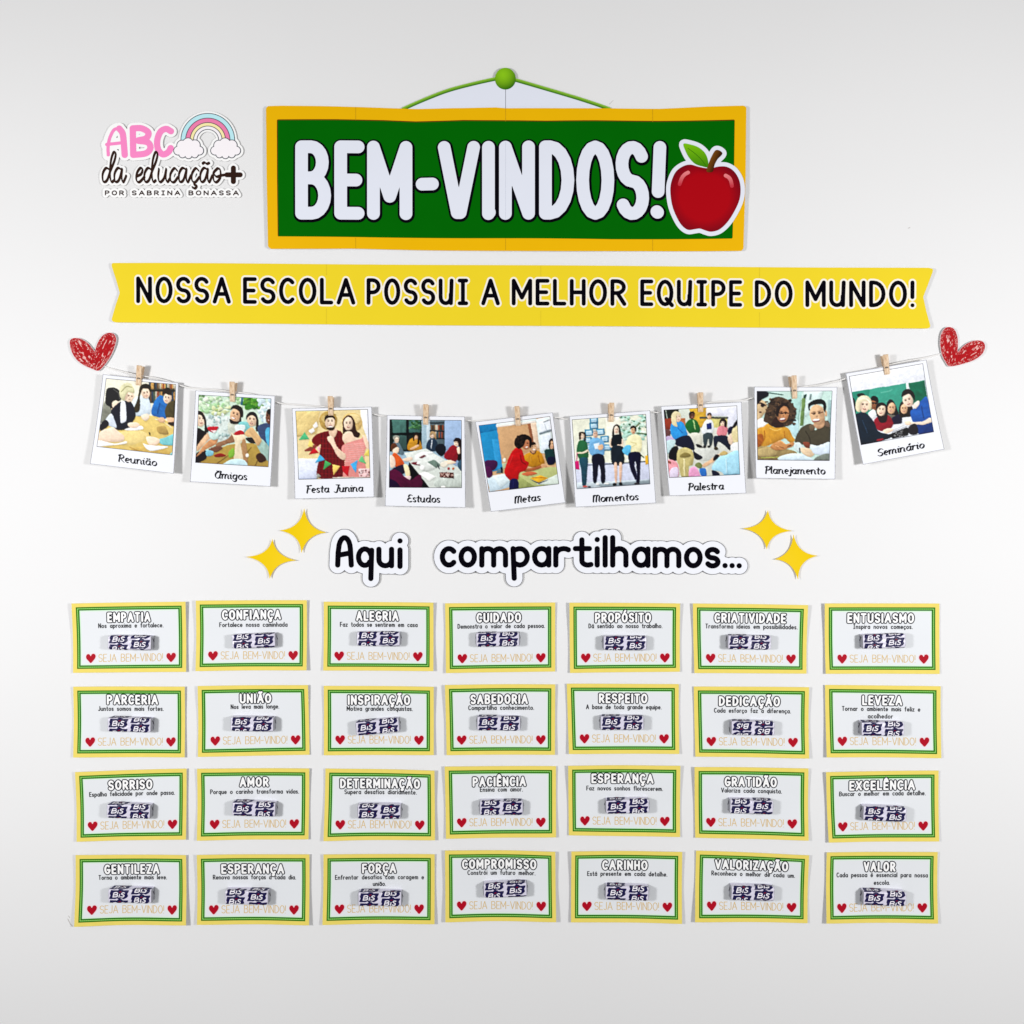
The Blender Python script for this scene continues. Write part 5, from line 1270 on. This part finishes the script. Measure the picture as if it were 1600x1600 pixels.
def wire_mesh():
    pts = []
    for t in np.linspace(0, 2 * np.pi * 2.5, 46):
        pts.append((4.3 * math.cos(t), 5.0 * math.sin(t), 11.0 + .9 * t / (2 * np.pi) - 1.1))
    P = np.array(pts) * S
    P[:, 1] *= -1
    T = np.gradient(P, axis=0); T /= np.linalg.norm(T, axis=1)[:, None]
    N1 = np.cross(T, np.array([0, 0, 1.0])); N1 /= np.linalg.norm(N1, axis=1)[:, None]
    N2 = np.cross(T, N1)
    V, F, m = [], [], 6
    for i in range(len(P)):
        for a in range(m):
            t = 2 * np.pi * a / m
            V.append(P[i] + .42 * S * (math.cos(t) * N1[i] + math.sin(t) * N2[i]))
    for i in range(len(P) - 1):
        for a in range(m):
            F.append((i * m + a, i * m + (a + 1) % m, (i + 1) * m + (a + 1) % m, (i + 1) * m + a))
    mb = MB(); mb.add(V, F)
    return mb
def build_pegs():
    src = None
    for k, (top, bot) in enumerate(PEGS):
        top, bot = np.array(top), np.array(bot)
        w0 = 9.1
        kk = (D - w0 - 4) / D
        loc = ((bot[0] - 800) * S * kk, -w0 * S, -(bot[1] - 800) * S * kk)
        ln = np.hypot(*(top - bot)) / 31.0
        ang = math.atan2(top[0] - bot[0], -(top[1] - bot[1]))
        label = f"small wooden clothes peg holding the photo captioned {LINEUP[k][0]}"
        if src is None:
            r = root("clothes_peg", loc, label, "clothes peg", "wooden pegs on the string")
            parts = [prong_mesh(True).build("prong", [M['wood']], r), prong_mesh(False).build("prong", [M['wood']], r), wire_mesh().build("spring", [M['metal']], r, smooth=True)]
            src = (r, parts)
        else:
            r = src[0].copy(); COL.objects.link(r)
            r['label'] = label
            for p in src[1]:
                c = p.copy(); COL.objects.link(c); c.parent = r
        r.location = loc
        r.rotation_euler = (math.radians(1.5 - 3 * (k % 3) / 2), ang, math.radians([4, -3, 2, 0, -2, 3, -4, 6, -5][k]))
        r.scale = (1.0, .92, ln)
build_pegs()

# ------------------------------------------------------------------ the welcome cards
# view origin, corners TL TR BR BL, title (x0, x1, yc), message lines, greeting (x0, x1, yc), sweet (x0, x1, y0, y1), print phase, tilt
CARDS = [
 ("EMPATIA", (100, 925), (55, 70, 764, 59, 766, 498, 58, 505), (265, 547, 157), [("Nos aproxima e fortalece.", 215, 622, 210)], (215, 618, 410), (272, 542, 272, 362), 2, 1.0),
 ("CONFIANÇA", (100, 925), (830, 52, 1520, 50, 1520, 487, 827, 492), (983, 1362, 142), [("Fortalece nossa caminhada", 972, 1397, 205)], (980, 1382, 395), (1052, 1315, 255, 350), 0, -2.0),
 ("ALEGRIA", (490, 925), (65, 60, 750, 65, 750, 492, 62, 490), (260, 537, 150), [("Faz todos se sentirem em casa", 165, 650, 205)], (207, 600, 400), (272, 535, 248, 338), 2, 0.5),
 ("CUIDADO", (490, 925), (822, 70, 1510, 65, 1510, 497, 828, 505), (1012, 1303, 160), [("Demonstra o valor de cada pessoa.", 900, 1445, 214)], (977, 1368, 412), (1018, 1282, 252, 342), 5, -1.0),
 ("PROPÓSITO", (880, 925), (38, 65, 728, 70, 728, 497, 42, 505), (192, 555, 160), [("Dá sentido ao nosso trabalho.", 158, 620, 213)], (188, 583, 410), (255, 520, 277, 364), 3.5, 0.5),
 ("CRIATIVIDADE", (880, 925), (808, 70, 1525, 80, 1520, 510, 818, 505), (938, 1397, 163), [("Transforma ideias em possibilidades.", 888, 1463, 217)], (968, 1372, 415), (1032, 1300, 270, 360), 5, 1.0),
 ("ENTUSIASMO", (1080, 925), (830, 70, 1552, 72, 1552, 512, 838, 510), (968, 1400, 163), [("Inspira novos começos.", 1012, 1385, 218)], (990, 1402, 417), (1075, 1342, 258, 352), 2, -1.5),
 ("PARCERIA", (100, 1060), (62, 50, 757, 50, 757, 492, 62, 492), (262, 594, 133), [("Juntos somos mais fortes.", 213, 623, 190)], (213, 617, 395), (272, 538, 245, 337), 5, 1.5),
 ("UNIÃO", (100, 1060), (840, 45, 1527, 40, 1535, 477, 838, 490), (1092, 1302, 125), [("Nos leva mais longe.", 1042, 1345, 177)], (993, 1395, 386), (1040, 1306, 242, 332), 3.5, 0.8),
 ("INSPIRAÇÃO", (490, 1060), (65, 45, 752, 50, 752, 477, 65, 480), (208, 610, 135), [("Motiva grandes conquistas.", 207, 620, 190)], (213, 607, 383), (268, 530, 245, 348), 6.5, -5.0),
 ("SABEDORIA", (490, 1060), (822, 38, 1510, 35, 1508, 475, 832, 478), (975, 1345, 130), [("Compartilha conhecimento.", 967, 1378, 184)], (973, 1368, 382), (1026, 1288, 235, 328), 5, 0.8),
 ("RESPEITO", (880, 1060), (22, 32, 722, 35, 724, 470, 35, 470), (217, 532, 125), [("A base de toda grande equipe.", 143, 615, 180)], (180, 578, 375), (238, 500, 232, 325), 5, 0.0),
 ("DEDICAÇÃO", (880, 1060), (815, 50, 1532, 52, 1532, 497, 825, 488), (967, 1360, 143), [("Cada esforço faz a diferença.", 943, 1422, 203)], (973, 1382, 395), (1055, 1320, 265, 357), 3.5, 181.0),
 ("LEVEZA", (1080, 1060), (835, 40, 1557, 48, 1560, 497, 842, 490), (1063, 1325, 138), [("Tornar o ambiente mais feliz e", 942, 1432, 192), ("acolhedor", 1105, 1262, 238)], (990, 1405, 393), (1068, 1332, 260, 361), 6.5, 1.0),
 ("SORRISO", (100, 1185), (75, 82, 768, 62, 765, 505, 85, 517), (272, 558, 165), [("Espalha felicidade por onde passa.", 160, 692, 220)], (228, 627, 415), (267, 535, 272, 378), 6.5, 2.0),
 ("AMOR", (100, 1185), (835, 62, 1535, 60, 1530, 503, 835, 510), (1092, 1285, 147), [("Porque o carinho transforma vidas.", 915, 1469, 208)], (990, 1388, 408), (1050, 1318, 262, 364), 6.5, 2.0),
 ("DETERMINAÇÃO", (490, 1185), (75, 62, 757, 72, 760, 507, 65, 512), (160, 672, 157), [("Supera desafios diariamente.", 193, 645, 211)], (215, 612, 412), (278, 540, 272, 380), -4, 0.5),
 ("PACIÊNCIA", (490, 1185), (820, 47, 1515, 47, 1515, 490, 828, 500), (988, 1333, 145), [("Ensina com amor.", 1040, 1308, 195)], (973, 1368, 398), (1042, 1305, 258, 357), -2, 0.0),
 ("ESPERANÇA", (880, 1185), (30, 42, 730, 42, 730, 490, 35, 480), (170, 570, 125), [("Faz novos sonhos florescerem.", 145, 622, 188)], (183, 583, 390), (270, 535, 243, 347), 6.5, -1.0),
 ("GRATIDÃO", (880, 1185), (818, 50, 1530, 60, 1530, 510, 825, 495), (1002, 1340, 147), [("Valoriza cada conquista.", 987, 1366, 203)], (970, 1378, 402), (1046, 1312, 245, 350), -2, 1.5),
 ("EXCELÊNCIA", (1080, 1185), (838, 82, 1545, 75, 1547, 517, 855, 522), (980, 1405, 168), [("Buscar o melhor em cada detalhe.", 923, 1466, 220)], (993, 1397, 422), (1080, 1345, 287, 394), 3.5, 2.5),
 ("GENTILEZA", (100, 1320), (78, 60, 765, 62, 770, 495, 72, 505), (247, 602, 152), [("Torna o ambiente mais leve.", 217, 644, 204)], (225, 628, 402), (278, 540, 265, 368), 5, 1.0),
 ("ESPERANÇA", (100, 1320), (835, 58, 1535, 58, 1535, 497, 835, 495), (978, 1382, 150), [("Renova nossas forças a cada dia.", 932, 1450, 203)], (985, 1387, 402), (1008, 1270, 270, 377), -2, 1.0),
 ("FORÇA", (490, 1320), (65, 55, 757, 57, 757, 490, 58, 495), (297, 522, 147), [("Enfrentar desafios com coragem e", 135, 690, 203), ("união.", 370, 452, 245)], (210, 608, 398), (280, 545, 275, 387), 5, 0.5),
 ("COMPROMISSO", (490, 1320), (822, 30, 1510, 38, 1515, 475, 825, 477), (922, 1398, 120), [("Constrói um futuro melhor.", 962, 1386, 175)], (973, 1370, 377), (1065, 1330, 222, 330), 0, -2.0),
 ("CARINHO", (880, 1320), (50, 35, 742, 40, 740, 488, 48, 480), (237, 533, 127), [("Está presente em cada detalhe.", 150, 650, 182)], (195, 598, 383), (275, 525, 237, 350), 6.5, 2.0),
 ("VALORIZAÇÃO", (880, 1320), (830, 35, 1532, 60, 1525, 487, 820, 475), (943, 1410, 128), [("Reconhece o melhor de cada um.", 927, 1447, 185)], (973, 1375, 383), (1055, 1318, 243, 352), 2, 1.5),
 ("VALOR", (1080, 1320), (845, 45, 1537, 42, 1537, 487, 838, 483), (1072, 1283, 137), [("Cada pessoa é essencial para nossa", 908, 1478, 190), ("escola.", 1142, 1243, 238)], (985, 1390, 390), (1078, 1345, 278, 383), 6.5, 2.5),
]

HEART = smooth_loop([(0, 7.4), (-3.6, 4.2), (-6.8, .4), (-7.3, -3.4), (-5.2, -6.3), (-2.2, -6.0), (-.2, -3.2), (1.6, -6.2), (4.8, -7.0), (7.3, -4.4), (6.9, -.6), (4.0, 3.6)], 5)
WHERE = {0: "top row", 1: "second row", 2: "third row", 3: "bottom row"}
CARD_MATS = ['cardyellow', 'dgreen', 'lgreen', 'dgreen', 'mint', 'cardwhite', 'edge']

def lift_of(i, q):
    g = np.random.default_rng(100 + i)
    corners = g.uniform(-.6, 3.2, 4)                   # how far each corner has come away
    if i >= 21: corners[2:] += 1.4
    base = 1.8 + g.uniform(-.4, .6)
    bow = (g.uniform(.3, 1.6), g.uniform(.6, 1.8), 0)
    c = q.mean(0); ax = (q[1] + q[2] - q[0] - q[3]) / 2; ay = (q[2] + q[3] - q[0] - q[1]) / 2
    A = np.linalg.inv(np.column_stack([ax, ay]))
    ph = g.uniform(0, 6)
    def f(x, y):
        u = A[0, 0] * (x - c[0]) + A[0, 1] * (y - c[1]) + .5; v = A[1, 0] * (x - c[0]) + A[1, 1] * (y - c[1]) + .5
        w = base + bow[0] * (2 * u - 1) ** 2 + bow[1] * (2 * v - 1) ** 2 + .35 * np.sin(7 * u + ph) * (2 * v - 1)
        for (a, b), k in zip(((0, 0), (1, 0), (1, 1), (0, 1)), corners):
            w = w + k * np.exp(-(((u - a) / .30) ** 2 + ((v - b) / .42) ** 2))
        return np.maximum(w, 1.1)
    return f, base

# --- one wrapped sweet of each print phase: local x along the bar, y towards the wall, z up
BAR_L, BAR_H, BAR_D, BAR_R = 65.5, 21.5, 15.5, 3.2
def profile():
    """Cross-section as (arc length from the middle of the front, downwards) -> (y, z)."""
    h, d, r = BAR_H / 2, BAR_D, BAR_R
    pts = [(0, 0)]
    def seg(y, z, n):
        y0, z0 = pts[-1]
        for k in range(1, n + 1):
            pts.append((y0 + (y - y0) * k / n, z0 + (z - z0) * k / n))
    seg(0, -(h - r), 5)
    for a in np.radians(np.linspace(0, 90, 7))[1:]:
        pts.append((r - r * math.cos(a), -(h - r) - r * math.sin(a)))
    seg(d, -h, 6)
    P = np.array(pts)
    return np.concatenate([[0], np.cumsum(np.hypot(*np.diff(P, axis=0).T))]), P
PS, PP = profile()
HALF = PS[-1]
def wrap(u, s_, off, seed):
    u = np.asarray(u, float); s_ = np.asarray(s_, float)
    a = np.clip(np.abs(s_), 0, HALF)
    y = np.interp(a, PS, PP[:, 0]); z = np.interp(a, PS, PP[:, 1]) * np.where(s_ < 0, -1, 1)
    e = 1e-2
    y2 = np.interp(np.minimum(a + e, HALF), PS, PP[:, 0]) - np.interp(np.maximum(a - e, 0), PS, PP[:, 0]); z2 = np.interp(np.minimum(a + e, HALF), PS, PP[:, 1]) - np.interp(np.maximum(a - e, 0), PS, PP[:, 1])
    L_ = np.maximum(np.hypot(y2, z2), 1e-9)
    ny, nz = z2 / L_, -y2 / L_ * np.where(s_ < 0, -1, 1)
    crease = .55 * (NZ(u * .16 + seed * 7, s_ * .22 + 13) - .5) + .4 * (NZ(u * .42 + 5, s_ * .3 + seed * 3) - .5)
    edge = np.clip((np.abs(u) - BAR_L / 2 + 4) / 4, 0, 1)
    k = 2.0 * crease * np.clip((HALF - a) / 4, 0, 1) * (1 - .3 * edge) + off - edge * .5
    y = y + ny * k
    z = z + nz * k
    return np.column_stack([u * S, y * S, z * S])
def logo_shapes():
    q = lambda pts: (np.asarray(pts, float) - (1068, 425)) / 16.0
    blob = q([(872, 318), (1040, 322), (1062, 298), (1108, 286), (1152, 298), (1172, 322), (1304, 318), (1300, 345), (1268, 395), (1288, 455), (1255, 492), (1190, 528), (1132, 508), (1062, 528), (1028, 506), (975, 528), (832, 524), (836, 505), (868, 440), (850, 400)])
    letters = [q([(925, 362), (895, 490)]), smooth_line(q([(925, 362), (1000, 352), (1030, 378), (1005, 410), (920, 424)]), 3), smooth_line(q([(925, 424), (1000, 420), (1028, 446), (1000, 480), (895, 492)]), 3),
               q([(1092, 405), (1072, 490)]), smooth_line(q([(1232, 362), (1190, 356), (1152, 380), (1170, 412), (1215, 432), (1210, 470), (1165, 488), (1120, 480)]), 3)]
    cap_ = [q([(1088, 338), (1124, 326)])]
    sm = lambda a: (a - (0, .4)) * (.84, .80) + (0, .5)
    return blob, [sm(a) for a in letters], [sm(a) for a in cap_]
LOGO = logo_shapes()
def make_sweet_meshes(phase, seed, flipped=False):
    us = np.linspace(-BAR_L / 2, BAR_L / 2, 37)
    ss = np.concatenate([-PS[::-1], PS[1:]])
    U, V = np.meshgrid(us, ss)
    n, m = len(us), len(ss)
    P = wrap(U.ravel(), V.ravel(), 0, seed)
    idx = np.arange(n * m).reshape(m, n)
    F = np.stack([idx[:-1, :-1], idx[1:, :-1], idx[1:, 1:], idx[:-1, 1:]], -1).reshape(-1, 4).tolist()
    body = MB(); body.add(P, F)
    gap_shade = {-1: MB(), 1: MB()}
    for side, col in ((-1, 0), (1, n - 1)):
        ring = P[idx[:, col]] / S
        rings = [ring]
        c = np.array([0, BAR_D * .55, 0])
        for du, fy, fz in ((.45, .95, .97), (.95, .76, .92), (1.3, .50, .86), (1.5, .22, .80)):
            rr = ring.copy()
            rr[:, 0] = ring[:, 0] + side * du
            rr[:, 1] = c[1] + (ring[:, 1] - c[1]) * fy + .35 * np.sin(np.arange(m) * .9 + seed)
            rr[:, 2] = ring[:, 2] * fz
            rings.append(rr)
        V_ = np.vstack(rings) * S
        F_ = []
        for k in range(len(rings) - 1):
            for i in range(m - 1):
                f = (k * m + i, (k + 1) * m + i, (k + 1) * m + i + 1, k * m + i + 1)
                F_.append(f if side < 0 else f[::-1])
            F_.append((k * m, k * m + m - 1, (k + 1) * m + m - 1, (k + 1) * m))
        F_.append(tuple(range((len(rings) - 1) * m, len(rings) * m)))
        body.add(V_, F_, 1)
        # the folded flap: a triangle of wrapper standing a little off the end, with a dark strip painting the shade of the gap
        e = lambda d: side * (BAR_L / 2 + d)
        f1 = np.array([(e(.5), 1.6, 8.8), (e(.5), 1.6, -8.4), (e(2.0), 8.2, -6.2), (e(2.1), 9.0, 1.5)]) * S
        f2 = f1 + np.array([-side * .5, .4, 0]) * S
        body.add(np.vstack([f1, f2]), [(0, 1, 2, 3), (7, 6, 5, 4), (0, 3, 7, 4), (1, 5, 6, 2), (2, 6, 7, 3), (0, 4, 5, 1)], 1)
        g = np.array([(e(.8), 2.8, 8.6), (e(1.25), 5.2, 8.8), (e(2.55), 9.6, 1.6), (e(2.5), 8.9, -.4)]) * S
        gap_shade[side].add(g, [(0, 1, 2, 3)])
    pr = MB()
    blob, letters, cap_ = LOGO
    for ccol, base in ((-17.2, phase + 7.65), (16.4, phase)):
        for k in range(-2, 3):
            s0 = base + k * 15.3
            if abs(s0) > HALF - 6:
                continue
            class W:
                def __init__(self): pass
                def __call__(self, p, off):
                    return wrap(np.clip(p[:, 0] + ccol + (.8 if k % 2 else 0), -BAR_L / 2 + .3, BAR_L / 2 - .3), p[:, 1] + s0, off, seed)
            w = W()
            add_level(pr, w, poly_field([blob], .45, 3), .35, .22, 0)
            add_level(pr, w, stroke_field(letters, .3, 2.0), .72, .40, 1)
            add_level(pr, w, stroke_field(cap_, .4, 2.5), .95, .40, 2)
    return body, gap_shade, pr

SWEET = {}
def place_sweet(phase, seed, loc, tilt, yaw, label):
    key = phase
    if key not in SWEET:
        body, gap_shade, pr = make_sweet_meshes(phase, seed)
        r = root("wrapped_chocolate", loc, label, "chocolate", "wrapped chocolates stuck to the cards")
        b = body.build("wrapper", [M['wrapwhite'], M['end_shade']], r, smooth=True)
        g = gap_shade[-1].build("fold_gap_shade", [M['gap_shade']], r)
        g2 = gap_shade[1].build("fold_gap_shade", [M['gap_shade']], r)
        p = pr.build("logo_print", [M['navy'], M['wrapletter'], M['maroon']], r)
        SWEET[key] = (r, [b, g, g2, p])
    else:
        r0, parts = SWEET[key]
        r = r0.copy(); COL.objects.link(r)
        r['label'] = label
        for p in parts:
            c = p.copy(); COL.objects.link(c); c.parent = r
    r.location = loc
    r.rotation_euler = (0, math.radians(tilt), math.radians(yaw))
    return r

def build_cards():
    for i, (title, (vx, vy), qd, tbox, msgs, gbox, sbox, phase, tilt) in enumerate(CARDS):
        z = zoom(vx, vy, 4.0)
        q = z(np.array(qd, float).reshape(4, 2))
        f, gap = lift_of(i, q)
        s = Surf(f, gap + 1)
        c = q.mean(0)
        row = i // 7
        extra = " with hope renewed each day" if (title == "ESPERANÇA" and row == 3) else (" with new dreams" if title == "ESPERANÇA" else "")
        r = root("welcome_card", ((c[0] - 800) * S * s.k, -gap * S, -(c[1] - 800) * S * s.k), f"yellow and green bordered card headed {title.capitalize()}{extra}, {WHERE[row]}", "card", "welcome cards in four rows")
        o = np.array(r.location)
        # the sheet, with its printed bands as rings of faces
        w, h = 174.0, 109.0
        bands = [0, 6.1, 7.9, 9.4, 11.5, 13.1]
        def ticks(n, inner):
            a = [b / n for b in bands]
            return np.array(a + list(np.linspace(a[-1], 1 - a[-1], inner)[1:-1]) + [1 - t for t in a[::-1]])
        us, vs = ticks(w, 17), ticks(h, 11)
        nu, nv = len(us) - 1, len(vs) - 1
        ring_of = lambda a, b: min(a, nu - 1 - a, b, nv - 1 - b, 5)
        mb = MB()
        sheet(mb, s, q, us, vs, 0, .6, ring_of, 6)
        mb.build("card_sheet", [M[m_] for m_ in CARD_MATS], r, origin=o)
        # the dotted line that runs in the pale green band
        db = MB()
        Q = []
        for k in np.arange(9.0, w - 9, 2.9):
            Q += [(k, 8.25, 1.25, .8), (k, h - 8.25 - .8, 1.25, .8)]
        for k in np.arange(9.0, h - 9, 2.9):
            Q += [(8.25, k, .8, 1.25), (w - 8.25 - .8, k, .8, 1.25)]
        Q = np.array(Q)
        uv = np.stack([Q[:, :2], Q[:, :2] + Q[:, 2:] * (0, 1), Q[:, :2] + Q[:, 2:], Q[:, :2] + Q[:, 2:] * (1, 0)], 1).reshape(-1, 2) / (w, h)
        U, V = uv[:, :1], uv[:, 1:]
        pts = (1 - U) * (1 - V) * q[0] + U * (1 - V) * q[1] + U * V * q[2] + (1 - U) * V * q[3]
        db.add(s(pts, .12), [(4 * k, 4 * k + 1, 4 * k + 2, 4 * k + 3) for k in range(len(Q))])
        db.build("dotted_border_print", [M['dot']], r, origin=o)
        slope = ((q[1, 1] - q[0, 1]) / (q[1, 0] - q[0, 0]) + (q[2, 1] - q[3, 1]) / (q[2, 0] - q[3, 0])) / 2
        tb = MB()
        x0, x1 = z([(tbox[0], tbox[2])])[0], z([(tbox[1], tbox[2])])[0]
        ro, rw = 3.0, 1.52
        ln = set_text(title, UP, x0[0] + ro - rw, x1[0] - ro + rw, x0[1] - 7.7, x0[1] + 7.7, rw, gap=.05, gap_px=4.2, slope=slope)
        fld = stroke_field(ln, .42, 4)
        add_level(tb, s, fld, ro, .16, 1)
        add_level(tb, s, fld, rw, .30, 0)
        tb.build("heading_lettering", [M['titlefill'], M['title']], r, origin=o)
        sb = MB()
        for text, a, b, yc in msgs:
            A, B = z([(a, yc)])[0], z([(b, yc)])[0]
            ln = set_text(text, MIX, A[0], B[0], A[1] - 4.3, A[1] + 3.4, .54, gap=.29, space=.44, slope=slope)
            add_level(sb, s, stroke_field(ln, .28, 1.3), .56, .44, 0)
        sb.build("message_lettering", [M['ink']], r, origin=o)
        gb = MB()
        A, B = z([(gbox[0], gbox[2])])[0], z([(gbox[1], gbox[2])])[0]
        ln = set_text("SEJA BEM-VINDO!", UP, A[0], B[0], A[1] - 6.3, A[1] + 6.3, .58, gap=.17, space=.30, slope=slope)
        add_level(gb, s, stroke_field(ln, .32, 1.2), .50, .16, 0)
        gb.build("greeting_lettering", [M['tan']], r, origin=o)
        mid = (A[0] + B[0]) / 2
        for side, x in ((-1, A[0] - 11.8), (1, B[0] + 13.0)):
            hb = MB()
            hf = poly_field([HEART + (x, A[1] + .2 + slope * (x - mid))], .55, 3)
            add_level(hb, s, hf, .8, .14, 1)
            add_level(hb, s, hf, 0, .28, 0)
            hb.build("heart", [M['red'], M['pink']], r, origin=o)
        # the sweet on it
        a = z([(sbox[0], sbox[2]), (sbox[1], sbox[3])])
        wf = gap + 1.2 + BAR_D
        k = (D - wf) / D
        px = (a[0, 0] + a[1, 0]) / 2
        py = a[1, 1] - BAR_H / 2 / 1.0
        gap_here = float(f(np.array([px]), np.array([py]))[0]) + .35
        loc = ((px - 800) * S * k, -(gap_here + BAR_D) * S, -(py - 800) * S * k)
        g = np.random.default_rng(i)
        lab = f"white and navy wrapped chocolate on the card headed {title.capitalize()}"
        if title == "ESPERANÇA":
            lab += ", bottom row" if row == 3 else ", third row"
        if tilt > 90:
            lab += ", its print upside down"
        place_sweet(phase, int(phase * 2) % 7, loc, tilt, g.uniform(-1.5, 1.5), lab)
build_cards()
